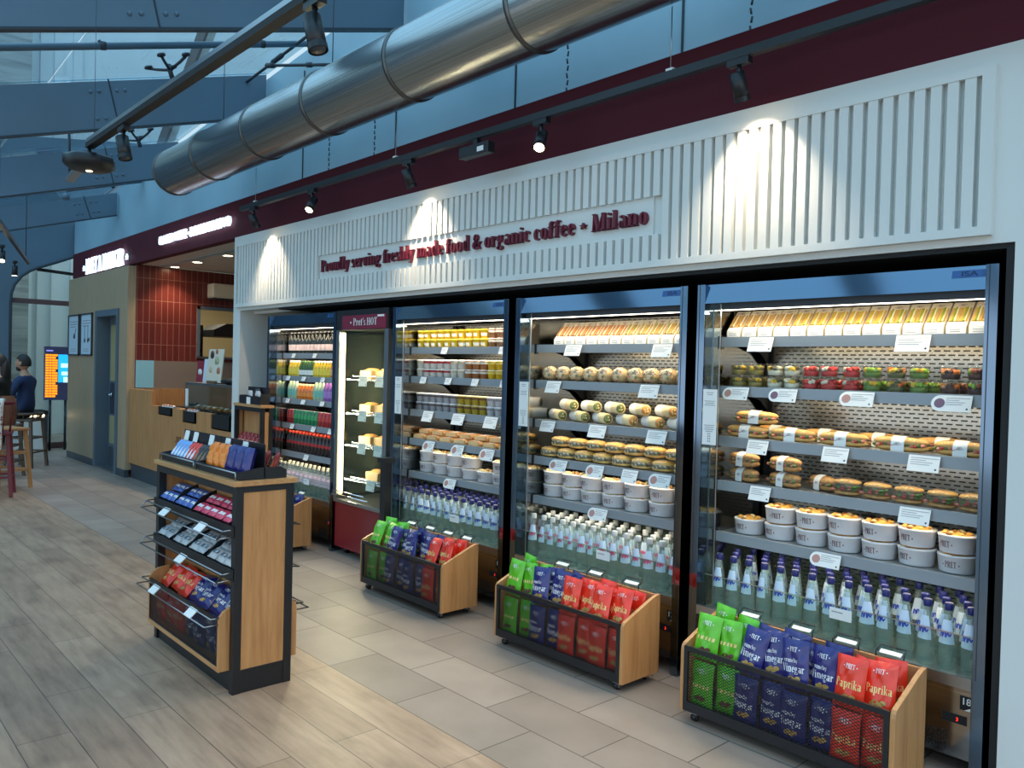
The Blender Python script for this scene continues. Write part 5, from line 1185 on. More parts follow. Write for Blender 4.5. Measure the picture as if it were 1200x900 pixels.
def hooks(o,xs,D=0.285):
    for x in xs:
        b=MB(); b.tube([(x-0.055,D-0.006,0.43),(x-0.055,D-0.006,0.455),(x-0.05,D+0.03,0.475),(x+0.05,D+0.03,0.475),(x+0.055,D-0.006,0.455),(x+0.055,D-0.006,0.43)],0.0032,M_BLACK,6); hk=b.build('ticket_hook',o)
        b=MB(); b.obox((x,D+0.004,0.4575),(0.085,0.022,0.0015),(R(28),0,0),M_CARD); b.build('price_card',hk)
def tl(i,n,a): return abs(a)*0.5 if i==0 else (-abs(a)*0.5 if i==n-1 else a)
def fill(x0,cols,tn,lean=12,upper=True,skip=(),grp=None,jit=1.0):
    n=len(cols); L=0.94; p=(L-0.075)/n; run={}
    for i,c in enumerate(cols):
        run[c]=run.get(c,0)+1; x=x0+0.0375+p*(i+0.5); o=ORD[run[c]-1]
        K=KBAG[c]
        K[i%3].put((x,3.0+0.035+0.03*(i%2),0.0725),'%s crisp packet behind the mesh, %s %s from the left, trolley %s'%(c,o,c,tn),(R(-3),0,rg_.uniform(-.05,.05)),grp,(1,1,0.98))
        if i not in skip: K[(i+1)%3].put((x+rg_.uniform(-.006,.006),3.0+0.046+0.032*(i%2),0.277+rg_.uniform(0,.012)),'%s crisp packet above the front rail, %s %s from the left, trolley %s'%(c,o,c,tn),(R(-lean+rg_.uniform(-6,6)),tl(i,n,rg_.uniform(-.13,.13)*jit),rg_.uniform(-.12,.12)*jit),grp,(1.02,1.1,0.96))
        if (i+1) not in skip: K[(i+2)%3].put((x+rg_.uniform(-.008,.008),3.0+0.168+0.034*(i%2),(0.30 if i==0 else 0.25)+rg_.uniform(0,.03)),'%s crisp packet at the back, %s %s from the left, trolley %s'%(c,o,c,tn),(R(-8+rg_.uniform(-4,4)),tl(i,n,rg_.uniform(-.16,.16)*jit),rg_.uniform(-.2,.2)*jit),grp,(1.0,1.1,0.92))
t4=trolley(-2.125,'oak and black mesh snack trolley below white-wall chiller'); hooks(t4,(0.17,0.42,0.62,0.80))
fill(-2.125,['green']*2+['navy']*4+['red']*2,'below white-wall chiller',grp='crisp packets below white-wall chiller')
t3=trolley(-3.40,'oak and black mesh snack trolley below pink-water chiller'); hooks(t3,(0.25,0.50,0.75))
fill(-3.40,['green']*2+['navy']*2+['red']*4,'below pink-water chiller',grp='crisp packets below pink-water chiller')
t2=trolley(-4.83,'oak and black mesh snack trolley below yellow-pot chiller'); hooks(t2,(0.2,0.42,0.62,0.82))
fill(-4.83,['green']*2+['navy']*4+['red']*2,'below yellow-pot chiller',lean=20,grp='crisp packets below yellow-pot chiller',jit=1.3)
t1=trolley(-7.0,'oak and black mesh snack trolley below the drinks chiller'); hooks(t1,(0.55,0.75))
fill(-7.0,['navy']*8,'below drinks chiller',grp='crisp packets below the drinks chiller',jit=1.3)

# ------------------------------------------------------------------ free-standing snack island
IX,IY,IL,ID=-4.66,1.56,1.06,0.295
o=thing('snack_island','free-standing black framed oak snack island on the plank floor','display stand',(IX,IY,0))
b=MB(); b.box(0.01,IL-0.01,0.012,ID-0.012,0,0.105,M_BLACK); b.build('plinth',o)
b=MB()
for x in (0,IL-0.04):
    for y in (0,ID-0.04): b.box(x,x+0.04,y,y+0.04,0,0.975,M_BLACK)
for y in (0,ID-0.04): b.box(0.04,IL-0.04,y,y+0.04,0.935,0.975,M_BLACK); b.box(0.04,IL-0.04,y+0.005,y+0.035,0.06,0.105,M_BLACK)
for x in (0,IL-0.04): b.box(x,x+0.04,0.04,ID-0.04,0.945,0.975,M_BLACK); b.box(x+0.003,x+0.037,0.04,ID-0.04,0.0,0.11,M_BLACK)
b.build('frame',o,0.002)
for x in (0.006,IL-0.026): b=MB(); b.box(x,x+0.02,0.04,ID-0.04,0.11,0.945,M_OAK); b.build('side_panel',o)
b=MB(); b.box(-0.012,IL+0.012,-0.012,ID+0.012,0.975,1.0,M_OAKX); b.build('top',o,0.003)
b=MB(); b.box(0.04,IL-0.04,ID/2-0.006,ID/2+0.006,0.105,0.945,M_OAK); b.build('centre_board',o)
# sloping shelves, both with rails
def slope_shelf(zf,zr_,nm):
    b=MB(); b.add([(0.04,-0.005,zf),(IL-0.04,-0.005,zf),(IL-0.04,ID/2-0.01,zr_),(0.04,ID/2-0.01,zr_),(0.04,-0.005,zf-0.006),(IL-0.04,-0.005,zf-0.006),(IL-0.04,ID/2-0.01,zr_-0.006),(0.04,ID/2-0.01,zr_-0.006)],[(0,1,2,3),(7,6,5,4),(0,4,5,1),(1,5,6,2),(2,6,7,3),(3,7,4,0)],M_BLACK)
    b.box(0.0,IL-0.0,-0.012,-0.005,zf-0.03,zf+0.025,M_BLACK)
    s=b.build('shelf',o)
    b=MB()
    for dz,dy in ((0.012,-0.055),(-0.022,-0.085)): b.tube([(0.005,-0.008,zf+dz),(0.005,dy,zf+dz-0.004),(IL-0.005,dy,zf+dz-0.004),(IL-0.005,-0.008,zf+dz)],0.0035,M_CHROME if 0 else M_ALU,6)
    b.tube([(0.005,-0.055,zf+0.008),(0.005,-0.085,zf-0.026)],0.0035,M_ALU,6); b.tube([(IL-0.005,-0.055,zf+0.008),(IL-0.005,-0.085,zf-0.026)],0.0035,M_BLACK,6)
    b.build('wire_rail',s)
    return s
s1=slope_shelf(0.765,0.85,'a'); s2=slope_shelf(0.565,0.655,'b')
for s_,xs,z in ((s1,(0.33,0.82),0.765),(s2,(0.57,),0.565)):
    for x in xs: b=MB(); b.obox((x,-0.068,z-0.005),(0.085,0.004,0.05),(R(-48),0,0),M_CARD); b.build('price_card',s_)
for s_,xs,z in ((s1,(0.27,0.52),0.80),(s2,(0.26,0.49,0.73),0.60)):
    for x in xs:
        b=MB(); b.prism([(0.0,z-0.03),(0.0,z+0.0),(0.05,z+0.055),(0.13,z+0.085),(0.13,z+0.05)],'x',x,x+0.004,M_BLACK); b.build('divider',s_)
# lower bins front and back
def bin_(sgn):
    Y=lambda y: y if sgn>0 else ID-y
    b=MB()
    for x in (0.045,IL-0.063): b.prism([(Y(p[0]),p[1]) for p in [(-0.05,0.105),(-0.05,0.345),(-0.045,0.365),(-0.03,0.385),(0.0,0.402),(0.06,0.41),(0.06,0.105)]],'x',x,x+0.018,M_OAK)
    b.box(0.063,IL-0.063,min(Y(-0.05),Y(0.1)),max(Y(-0.05),Y(0.1)),0.105,0.128,M_OAKX)
    bn=b.build('bin',o,0.002)
    b=MB(); y=Y(-0.046); b.box(0.063,IL-0.063,y-0.003,y+0.003,0.335,0.355,M_BLACK); b.box(0.063,IL-0.063,y-0.003,y+0.003,0.128,0.136,M_BLACK); b.box(0.063,0.07,y-0.003,y+0.003,0.128,0.35,M_BLACK); b.box(IL-0.07,IL-0.063,y-0.003,y+0.003,0.128,0.35,M_BLACK)
    if sgn>0: lattice(b,0.07,IL-0.07,0.136,0.335,y,0.016,M_BLACK,0.0018)
    b.build('mesh_panel',bn)
    b=MB(); yy=Y(-0.115)
    for dz,ye in ((0.0,-0.085),(-0.03,-0.115)): b.tube([(0.05,Y(-0.048),0.36+dz),(0.05,Y(ye),0.36+dz),(IL-0.05,Y(ye),0.36+dz),(IL-0.05,Y(-0.048),0.36+dz)],0.0035,M_ALU if sgn>0 else M_BLACK,6)
    b.build('wire_rail',bn)
    if sgn>0:
        for x in (0.29,0.80): b=MB(); b.obox((x,-0.1,0.347),(0.085,0.004,0.05),(R(-48),0,0),M_CARD); b.build('price_card',bn)
bin_(1); bin_(-1)
for z in (0.56,0.77):
    b=MB(); b.tube([(0.03,ID-0.01,z),(0.03,ID+0.05,z-0.01),(IL-0.03,ID+0.05,z-0.01),(IL-0.03,ID-0.01,z)],0.0035,M_BLACK,6); b.build('wire_rail',o)
# packets
def pouch(colr,seed,w,h,t,band=None,nm='snack_packet'):
    def f():
        q=thing(nm,'x x x x','packet'); b,S=bag_mesh(MBAG[colr],w,h,t,seed,8,8); b.build('packet',q,fix=False)
        if band:
            b=MB(); F=lambda u,v:(u,S(u,v,-1)-0.0012,v); n=5
            for k in range(n):
                x0=-w*.38+k*w*.76/n; x1=x0+w*.76/n; b.add([F(x0,h*.35),F(x1,h*.35),F(x1,h*.62),F(x0,h*.62)],[(0,1,2,3)],band)
            b.build('label',q)
        return q
    return f
SL=math.atan2(0.085,0.145); g='packets on the snack island'
KPK={'blue':Kind(pouch('blue',5,0.075,0.062,0.010,M_WPR)),'pink':Kind(pouch('pink',6,0.08,0.062,0.011,M_WPR)),'silver':Kind(pouch('silver',8,0.088,0.075,0.014,MATS['drink_dark_'] if 'drink_dark_' in MATS else mat('grey_blue_print',(90,110,124),0.4)))}
def onslope(K,xs,zf,rows,lab,dx=0.0,y0=0.004,dy=0.063):
    for r_ in range(rows):
        for i,x in enumerate(xs):
            y=y0+r_*dy; K.put((IX+x,IY+y,zf+0.0215+y*0.0+ (y)*math.tan(SL)),lab%(ORD[i],('front','back')[r_]),(R(-90)+SL,0,rg_.uniform(-.08,.08)),g)
onslope(KPK['blue'],[0.083,0.156,0.228],0.772,2,'small blue-white packet, %s from the left, %s row, upper shelf of the snack island')
onslope(KPK['blue'],[0.318,0.397,0.476],0.772,2,'small blue packet right of the first divider, %s along, %s row, snack island upper shelf')
onslope(KPK['pink'],[0.58,0.67,0.76,0.85,0.945],0.772,2,'small pink-white packet, %s from the left, %s row, upper shelf of the snack island')
xs=[0.09,0.185,0.32,0.415,0.55,0.645,0.79,0.885,0.975]
onslope(KPK['silver'],xs,0.575,2,'silver packet, %s from the left, %s row, middle shelf of the snack island',y0=-0.002,dy=0.060)
mini=lambda c,s:Kind(crisp(c,s,0.13,0.185,0.024))
KI={'red':[mini('red',4),mini('red',9)],'navy':[mini('navy',4),mini('navy',9)]}
cols=['red']*3+['navy']*4; run={}
for i,c in enumerate(cols):
    run[c]=run.get(c,0)+1
    x=IX+0.063+0.934/7*(i+0.5)
    KI[c][i%2].put((x,IY+0.0+0.01*(i%2),0.130),'%s crisp packet behind the snack island mesh, %s %s from the left'%(c,ORD[run[c]-1],c),(R(-2),0,0),'crisp packets in the snack island bin')
    KI[c][(i+1)%2].put((x,IY+0.006+0.012*(i%2),0.319),'%s crisp packet heaped in the snack island bin, %s %s from the left'%(c,ORD[run[c]-1],c),(R(-42+rg_.uniform(-5,5)),rg_.uniform(-.06,.06),rg_.uniform(-.1,.1)),'crisp packets in the snack island bin',(1,1,0.8))
# trays on top
def tray(x0,x1,lab,cards):
    q=thing('display_tray',lab,'tray',(IX+x0,IY+0.02,1.001)); W=x1-x0; D=0.24
    b=MB(); b.box(0,W,0,D,0,0.004,M_BLACK); b.box(0,W,0,0.005,0.004,0.04,M_BLACK); b.box(0,W,D-0.005,D,0.004,0.04,M_BLACK)
    for x in (0,W-0.005): b.prism([(0.005,0.004),(0.005,0.04),(0.1,0.055),(D-0.03,0.055),(D-0.005,0.04),(D-0.005,0.004)],'x',x,x+0.005,M_BLACK)
    b.build('tray',q)
    b=MB(); b.box(0.0,W,0.125,0.13,0.004,0.165,M_BLACK); bd=b.build('back_board',q)
    for x in cards: b=MB(); b.obox((x,0.121,0.135),(0.06,0.003,0.058),(R(-12),0,0),M_CARD); b.build('price_card',bd)
    b=MB(); b.tube([(0.01,-0.012,0.001),(0.01,-0.012,0.035),(W-0.01,-0.012,0.035),(W-0.01,-0.012,0.001)],0.004,M_ALU,6); b.build('wire_rail',q)
tray(0.015,0.53,'black display tray of bars on the snack island, nearest the entrance counter',(0.05,0.18,0.40)); tray(0.535,1.045,'black display tray of orange and navy bags on the snack island',(0.09,0.30))
g='packets in the island top trays'
def rowp(K,xs,lab,y=0.055,rx=-28,z=1.007,dy=0):
    for i,x in enumerate(xs): K.put((IX+x,IY+0.02+y,z),lab%ORD[i],(R(rx),0,rg_.uniform(-.05,.05)),g)
def bar(colr,stripe):
    def f():
        q=thing('snack_bar','x x x x','snack bar'); b,S=bag_mesh(MBAG[colr],0.04,0.12,0.011,3,6,8); b.build('wrapper',q,fix=False)
        b=MB(); F=lambda u,v:(u,S(u,v,-1)-0.0012,v)
        for k in range(4): b.add([F(-0.004,0.02+k*.02),F(0.012,0.02+k*.02),F(0.012,0.04+k*.02),F(-0.004,0.04+k*.02)],[(0,1,2,3)],stripe)
        b.build('label',q); return q
    return f
rowp(Kind(bar('bluewhite',M_WPR)),[0.05+0.046*i for i in range(4)],'blue and white snack bar, %s from the left in the island top tray',0.04,-32)
rowp(Kind(bar('red',M_WPR)),[0.237+0.046*i for i in range(3)],'red and white snack bar, %s from the left in the island top tray',0.04,-32)
rowp(Kind(bar('black',mat('brown_print',(150,110,80),0.5))),[0.378+0.046*i for i in range(3)],'dark brown snack bar, %s from the left in the island top tray',0.04,-32)
rowp(Kind(pouch('orange',12,0.075,0.14,0.022,mat('orange_light',(250,160,60),0.4))),[0.585+0.078*i for i in range(3)],'orange bag standing in the island top tray, %s from the left',0.045,-16)
rowp(Kind(pouch('navy',13,0.085,0.145,0.024,None)),[0.825+0.085*i for i in range(3)],'navy bag standing in the island top tray, %s from the left',0.047,-14)
rowp(Kind(bar('darkred',mat('orange_stripe',(220,120,60),0.5))),[0.60+0.1*i for i in range(5)],'dark red snack bar behind the board of the island tray, %s from the left',0.175,-22)

# ------------------------------------------------------------------ black framed cabinet in the niche by the column
q=thing('side_cabinet','black framed cabinet with wooden top between white column and drinks chiller','cabinet',(-7.615,3.27,0)); W,D,H=0.60,0.112,1.165
b=MB()
for x in (0,W-0.035):
    for y in (0,D-0.035): b.box(x,x+0.035,y,y+0.035,0,H-0.025,M_BLACK)
for y in (0,D-0.035): b.box(0.035,W-0.035,y,y+0.035,H-0.065,H-0.025,M_BLACK)
b.box(0.0,W,0.035,D-0.035,0,0.1,M_BLACK); b.build('frame',q)
b=MB(); b.box(-0.008,W+0.008,-0.008,D+0.008,H-0.025,H,M_OAKX); b.build('top',q)
b=MB(); b.box(0.035,W-0.035,D-0.03,D-0.015,0.1,H-0.065,M_OAK); b.box(0.01,0.025,0.035,D-0.035,0.1,H-0.065,M_OAK); b.box(W-0.025,W-0.01,0.035,D-0.035,0.1,H-0.065,M_OAK); b.build('panel',q)
b=MB(); b.box(0.035,W-0.035,0.0,D-0.03,0.74,0.752,M_BLACK); b.box(0.035,W-0.035,0.0,0.008,0.752,0.80,M_BLACK); b.build('shelf',q)
KRS=Kind(pouch('darkred',15,0.075,0.10,0.016,mat('pink_stripe',(226,170,150),0.5)))
for r_ in range(2):
    for i in range(6): KRS.put((-7.615+0.075+i*0.09,3.27+0.024+r_*0.032,0.757+0.03*r_),'dark red packet, %s from the left, %s row, inside the niche cabinet'%(ORD[i],('front','back')[r_]),(R(-6),0,rg_.uniform(-.1,.1)),'packets in the niche cabinet',(1,0.7,1))
q=thing('black_basket','low black basket with a white ticket on the niche cabinet','basket',(-7.53,3.28,1.166)); b=MB(); W,D=0.46,0.095
b.box(0,W,0,D,0,0.005,M_BLACK); b.box(0,W,0,0.006,0.005,0.075,M_BLACK); b.box(0,W,D-0.006,D,0.005,0.16,M_BLACK); b.box(0,0.006,0.006,D-0.006,0.005,0.08,M_BLACK); b.box(W-0.006,W,0.006,D-0.006,0.005,0.1,M_BLACK); b.build('tray',q); b=MB(); b.box(0.17,0.25,-0.003,-0.0005,0.0,0.065,M_CARD); b.build('price_card',q)
KSP=Kind(pouch('silver',16,0.1,0.12,0.02,M_DKGREY)); KBP=Kind(pouch('black',17,0.1,0.14,0.02,None))
for i in range(2): KSP.put((-7.53+0.17+i*0.17,3.313,1.173),'silver packet in the black basket on the niche cabinet, %s from the left'%ORD[i],(R(-2),0,0),'packets in the niche basket')
KBP.put((-7.53+0.255,3.343,1.173),'black packet standing behind the silver ones in the niche basket',(R(-2),0,0),'packets in the niche basket')
# ------------------------------------------------------------------ people and stools by the window
def skin(name,verts,edges,radii,m,parent,root=0,sub=2,smooth=True):
    me=bpy.data.meshes.new(name); me.from_pydata(verts,edges,[]); me.materials.append(m)
    o=bpy.data.objects.new(name,me); COL.objects.link(o)
    sk=o.modifiers.new('Skin','SKIN'); sk.use_smooth_shade=True
    for i,r in enumerate(radii):
        d=me.skin_vertices[0].data[i]; d.radius=(r if isinstance(r,tuple) else (r,r)); d.use_root=(i==root)
    s=o.modifiers.new('Subdivision','SUBSURF'); s.levels=sub; s.render_levels=sub
    # freeze to a plain mesh
    dg=bpy.context.evaluated_depsgraph_get(); nm=bpy.data.meshes.new_from_object(o.evaluated_get(dg)); nm.name=name
    nm.materials.clear(); nm.materials.append(m)
    for p in nm.polygons: p.use_smooth=True; p.material_index=0
    o2=bpy.data.objects.new(name,nm); bpy.data.objects.remove(o); COL.objects.link(o2); o2.name=name
    if parent is not None: o2.parent=parent
    return o2
M_SKIN=mat('skin_tone',(188,140,112),0.5); M_HAIR=mat('dark_hair',(34,26,24),0.6)
def seated(lab,loc,rot,top,trou,collar,hairlong,beard,coat=None):
    """local: +y is the way the person faces, z=0 is the floor, seat height .69"""
    o=thing('person',lab,'person',loc,(0,0,rot))
    S=0.70
    # the whole body: pelvis root, spine, neck, arms, legs, hands with five fingers
    V=[];E=[];Rr=[]
    def add(p,r,par=None):
        V.append(p); Rr.append(r); 
        if par is not None: E.append((par,len(V)-1))
        return len(V)-1
    pel=add((0,0,S+0.135),(0.155,0.12)); w=add((0,0.0,S+0.25),(0.145,0.105),pel); ch=add((0,0.02,S+0.42),(0.165,0.115),w); sh=add((0,0.015,S+0.53),(0.12,0.085),ch); nk=add((0,0.03,S+0.62),0.052,sh); hd0=add((0,0.05,S+0.69),0.062,nk)
    hands=[]
    for s in (-1,1):
        a=add((s*0.19,0.02,S+0.52),0.062,sh); el=add((s*0.25,0.10,S+0.27),0.046,a); wr=add((s*0.17,0.33,S+0.30),0.028,el); pm=add((s*0.15,0.39,S+0.30),0.026,wr); hands.append((s,pm))
        h=add((s*0.09,0.05,S+0.08),0.095,pel); kn=add((s*0.11,0.42,S+0.07),0.064,h); an=add((s*0.10,0.36,0.36),0.042,kn); hl=add((s*0.10,0.37,0.31),0.036,an); ft=add((s*0.10,0.52,0.30),0.030,hl)
    body=skin('body',V,E,Rr,top,o)
    # two-tone clothing: trousers take the lower faces
    body.data.materials.append(trou); body.data.materials.append(M_SKIN); body.data.materials.append(M_BLACKM)
    for p in body.data.polygons:
        c=p.center
        if c.z>S+0.595: p.material_index=2
        elif c.y>0.335 and c.z>S+0.2: p.material_index=2
        elif c.z<0.36 : p.material_index=3
        elif c.z<S+0.12 and not (abs(c.x)<0.2 and c.y<-0.06): p.material_index=1
    for s,pm in hands:
        for k,(dx,l) in enumerate(((-0.024,0.062),(-0.008,0.072),(0.008,0.068),(0.022,0.052))):
            x0=s*0.15+dx; z0=S+0.30
            skin('finger',[(x0,0.40,z0),(x0,0.40+l*0.5,z0+0.006),(x0,0.40+l*0.85,z0-0.006),(x0,0.40+l,z0-0.022)],[(0,1),(1,2),(2,3)],[0.0095,0.009,0.008,0.007],M_SKIN,o,0,1)
        skin('thumb',[(s*0.15-s*0.02,0.385,S+0.30),(s*0.15-s*0.045,0.41,S+0.296),(s*0.15-s*0.05,0.44,S+0.288)],[(0,1),(1,2)],[0.012,0.010,0.008],M_SKIN,o,0,1)
    # head
    hz=S+0.775; b=MB(); n=18; k=18; vs=[]; fs=[]
    for i in range(n+1):
        ph=math.pi*i/n
        for j in range(k):
            t=2*math.pi*j/k; x=0.076*math.sin(ph)*math.cos(t); y=0.096*math.sin(ph)*math.sin(t); z=0.118*math.cos(ph)
            if z<-0.02: f=1-0.28*((-z-0.02)/0.1); x*=f; y=y*f+(0.012 if y>0 else 0.0)
            if y>0:
                g_=math.exp(-((x)/0.013)**2-((z+0.012)/0.024)**2); y+=0.022*g_
                y+=0.008*math.exp(-((z-0.03)/0.012)**2)*math.exp(-(x/0.05)**2)
                for sx in (-1,1): y-=0.010*math.exp(-((x-sx*0.032)/0.014)**2-((z-0.008)/0.010)**2)
                y+=0.006*math.exp(-((x)/0.022)**2-((z+0.058)/0.010)**2)
            vs.append((x,0.055+y,hz+z))
    for i in range(n):
        for j in range(k): fs.append((i*k+j,(i+1)*k+j,(i+1)*k+(j+1)%k,i*k+(j+1)%k))
    b.add(vs,fs,M_SKIN,True)
    for sx in (-1,1): b.blob((sx*0.078,0.05,hz-0.005),(0.011,0.02,0.03),M_SKIN,8,6)
    b.build('head',o)
    b=MB()
    for sx in (-1,1): b.blob((sx*0.032,0.055+0.078,hz+0.008),(0.012,0.008,0.006),M_PAPER,8,6); b.blob((sx*0.032,0.055+0.0845,hz+0.008),(0.005,0.003,0.005),M_HAIR,8,6)
    b.build('eye',o)
    b=MB(); vs=[];fs=[]; n=12;k=20
    for i in range(n+1):
        ph=math.pi*0.62*i/n
        for j in range(k):
            t=2*math.pi*j/k; cut=1.0
            y=0.104*math.sin(ph)*math.sin(t); z=0.127*math.cos(ph)
            if math.sin(t)>0.25: z=max(z,0.058-0.0*abs(math.cos(t))); 
            vs.append((0.083*math.sin(ph)*math.cos(t),0.05+min(y,0.085),hz+z+rp.uniform(-.002,.002)))
    for i in range(n):
        for j in range(k): fs.append((i*k+j,(i+1)*k+j,(i+1)*k+(j+1)%k,i*k+(j+1)%k))
    b.add(vs,fs,M_HAIR,True)
    if hairlong: b.blob((0,-0.03,hz-0.12),(0.085,0.055,0.17),M_HAIR,12,8,0.05,rp)
    b.build('hair',o)
    if beard:
        b=MB(); b.blob((0,0.098,hz-0.078),(0.058,0.05,0.042),M_HAIR,12,8,0.04,rp); b.build('beard',o)
    b=MB(); b.lathe([(0.064,-0.03),(0.066,0.0),(0.060,0.025)],collar,14,(0,0.028,S+0.60),caps=False); b.build('collar',o)
    if coat:
        b=MB(); b.lathe([(0.20,0.0),(0.215,0.18),(0.20,0.30),(0.16,0.36)],coat,18,(0,0.0,S+0.0),caps=False,a0=R(110),a1=R(430),sy=0.72); b.build('coat',o)
    return o
M_NAVY=mat('navy_jumper',(34,50,86),0.8); M_TROU=mat('dark_trousers',(32,34,42),0.8)
seated('person with beard in a navy jumper and pale collar sitting on a dark stool',(-13.06,2.57,0),R(140),M_NAVY,M_TROU,mat('pale_collar',(206,214,222),0.7),False,True)
seated('person in a black top and brown coat sitting at the picture edge',(-11.98,2.09,0),R(150),M_BLACKM,M_TROU,M_BLACKM,True,False,mat('brown_coat',(128,84,58),0.8))
def stool(lab,loc,rot,m,seat,back,hh=0.69,bh=0.07):
    o=thing('bar_stool',lab,'stool',loc,(0,0,rot)); b=MB(); b.box(-0.19,0.19,-0.18,0.18,hh-0.035,hh,seat); b.build('seat',o,0.012)
    for sx in (-1,1):
        for sy in (-1,1): b=MB(); b.bar((sx*0.155,sy*0.145,hh-0.035),(sx*0.20,sy*0.19,0.0),0.036,0.036,m); b.build('leg',o)
    b=MB()
    for z in (0.22,0.42):
        e=0.20-0.045*z/hh; f_=0.19-0.045*z/hh
        for s in (-1,1): b.bar((-e,s*f_,z),(e,s*f_,z),0.022,0.022,m); b.bar((s*e,-f_,z),(s*e,f_,z),0.022,0.022,m)
    b.build('stretcher',o)
    if back:
        b=MB(); b.tube([(0.21*math.cos(R(a)),0.20*math.sin(R(a)),hh+bh) for a in range(180,361,15)],0.02,m,8)
        for a in (200,235,270,305,340): b.tube([(0.18*math.cos(R(a)),0.165*math.sin(R(a)),hh),(0.21*math.cos(R(a)),0.2*math.sin(R(a)),hh+bh)],0.011,m,6)
        b.build('backrest',o)
    return o
M_STW=mat('stool_oak',(178,130,84),0.5); M_STR=mat('stool_red',(112,26,40),0.45); M_STD=mat('stool_brown',(96,76,62),0.5)
stool('brown bar stool with a low curved back under the navy jumper',(-13.06,2.57,0),R(140),M_STD,M_STD,True)
stool('brown bar stool under the brown coat at the picture edge',(-11.98,2.09,0),R(150),M_STD,M_STD,False)
stool('pale oak bar stool in front of the seated people',(-11.06,1.96,0),R(20),M_STW,M_STW,False,0.72)
rs_=stool('dark red bar stool with a patterned scarf over it, nearest the left edge',(-10.50,1.74,0),R(75),M_STR,M_STR,True,0.72,0.32)
# scarf
def scarf_mat():
    m=mat('patterned_scarf',(226,216,206),0.85); v=coords(m,(14,14,14)); n=N(m,'ShaderNodeTexVoronoi'); n.inputs['Scale'].default_value=1.6; L(m,v,n.inputs['Vector'])
    L(m,ramp(m,n.outputs['Distance'],[(0.2,(150,96,90)),(0.35,(222,208,196)),(0.8,(236,230,222))]),bsdf(m).inputs['Base Color']); return m
b=MB(); vs=[]; fs=[]; nu,nv=12,18
for j in range(nv+1):
    s=j/nv; 
    for i in range(nu+1):
        u=-0.13+0.26*i/nu; fold=0.012*math.sin(u*60+s*5)
        if s<0.35: p=(u,0.25-s*0.3+0.0,0.84-0.0*s+fold*0.4-0.02*(0.35-s)) ; p=(u,-0.112-0.138*min(1,max(0,(s-0.17)/0.18)),0.765+0.08*min(1,s/0.17)+fold*0.2)
        else: q_=(s-0.35)/0.65; p=(u*(1-0.2*q_),-0.262-fold-0.02*math.sin(q_*3),0.845-q_*0.52-q_*0.05*math.sin(u*18))
        vs.append(p)
for j in range(nv):
    for i in range(nu): a=j*(nu+1)+i; fs.append((a,a+1,a+nu+2,a+nu+1))
b.add(vs,fs,scarf_mat(),True)
sc=b.build('scarf',None,loc=(-10.50,1.74,0.25)); sc.rotation_euler=(0,0,R(75)); tag(sc,'pale patterned scarf draped over the dark red bar stool','scarf')
so=sc.modifiers.new('Solidify','SOLIDIFY'); so.thickness=0.006
# ------------------------------------------------------------------ light and camera
w=bpy.data.worlds.new('World'); SC.world=w; w.use_nodes=True
bg=w.node_tree.nodes['Background']; nt=w.node_tree
sk=nt.nodes.new('ShaderNodeTexCoord'); sp=nt.nodes.new('ShaderNodeSeparateXYZ'); rm=nt.nodes.new('ShaderNodeValToRGB')
nt.links.new(sk.outputs['Generated'],sp.inputs[0]); nt.links.new(sp.outputs['Z'],rm.inputs['Fac'])
e=rm.color_ramp.elements; e[0].position=0.0; e[0].color=(0.47,0.54,0.59,1); e[1].position=0.7; e[1].color=(0.46,0.66,0.82,1)
nt.links.new(rm.outputs['Color'],bg.inputs['Color']); bg.inputs['Strength'].default_value=WORLD
def area(loc,sx,sy,watts,col,rot):
    l=bpy.data.lights.new('area_light','AREA'); l.shape='RECTANGLE'; l.size=sx; l.size_y=sy; l.energy=watts; l.color=col
    o=bpy.data.objects.new('area_light',l); COL.objects.link(o); o.location=loc; o.rotation_euler=rot; return o
for k,loc,sx,sy,wt,col,rot in LIGHTS: area(loc,sx,sy,wt*LEDK,col,rot)
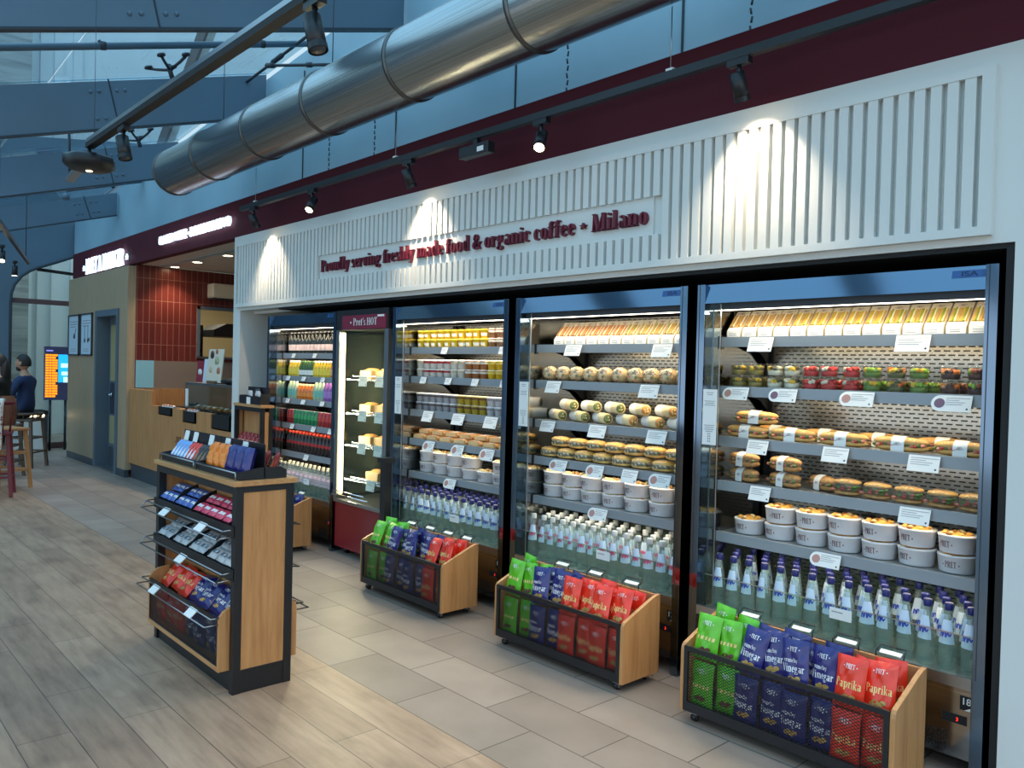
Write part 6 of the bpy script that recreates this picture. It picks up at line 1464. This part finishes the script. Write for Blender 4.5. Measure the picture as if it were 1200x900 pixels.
def spotlight(loc,d,watts,col,ang,blend=0.5,r=0.03):
    l=bpy.data.lights.new('spot_light','SPOT'); l.energy=watts; l.color=col; l.spot_size=R(ang); l.spot_blend=blend; l.shadow_soft_size=r
    o=bpy.data.objects.new('spot_light',l); COL.objects.link(o); o.location=loc; o.rotation_euler=Vector(d).to_track_quat('-Z','Y').to_euler(); return o
for p,d,k in SPOTS:
    if k=='wall': spotlight(p,d,WALLK,(1,0.80,0.56),96,0.75,0.02)
    elif k=='floor': spotlight(p,d,26,(1,0.84,0.64),85,0.9)
    elif k=='down': spotlight(p,d,60,(1,0.86,0.68),60,0.6)
    else: spotlight(p,d,20,(1,0.9,0.75),60,0.6)
for xx in (-11.0,-10.3,-9.35): spotlight((xx,3.9,2.80),(0,0,-1),45,(1,0.78,0.52),110,0.8,0.05)
area((-12.6,4.9,2.75),1.2,1.2,18,(1,0.86,0.6),(0,0,0))
# row of track lamps behind the viewpoint, warming the plank floor
for x,y in ((-1.9,0.5),(-0.4,0.7)): spotlight((x,y,2.86),(-0.25,0.25,-1),85,(1,0.78,0.55),75,0.8)
cam=bpy.data.cameras.new('camera'); co=bpy.data.objects.new('camera',cam); COL.objects.link(co)
F_=940.906; cam.sensor_width=36; cam.lens=F_/1200*36; cam.clip_start=0.05; cam.clip_end=200
dX=-Vector((-855,-38,F_)).normalized(); dY=Vector((1035,10,F_)).normalized(); dZ=dX.cross(dY)
if dZ.y>0: dZ=-dZ
right=Vector((dX.x,dY.x,dZ.x)); down=Vector((dX.y,dY.y,dZ.y)); fw=Vector((dX.z,dY.z,dZ.z))
M_=Matrix((right,-down,-fw)).transposed().to_4x4(); M_.translation=Vector((0,0,1.55)); co.matrix_world=M_
SC.camera=co
SC.view_settings.view_transform='Standard'; SC.view_settings.look='None'; SC.view_settings.gamma=1; SC.view_settings.use_curve_mapping=False
SC.view_settings.exposure=EXPO
SC.cycles.transparent_max_bounces=32; SC.cycles.max_bounces=8; SC.cycles.use_denoising=True; SC.cycles.caustics_reflective=False; SC.cycles.caustics_refractive=False; SC.cycles.sample_clamp_indirect=4
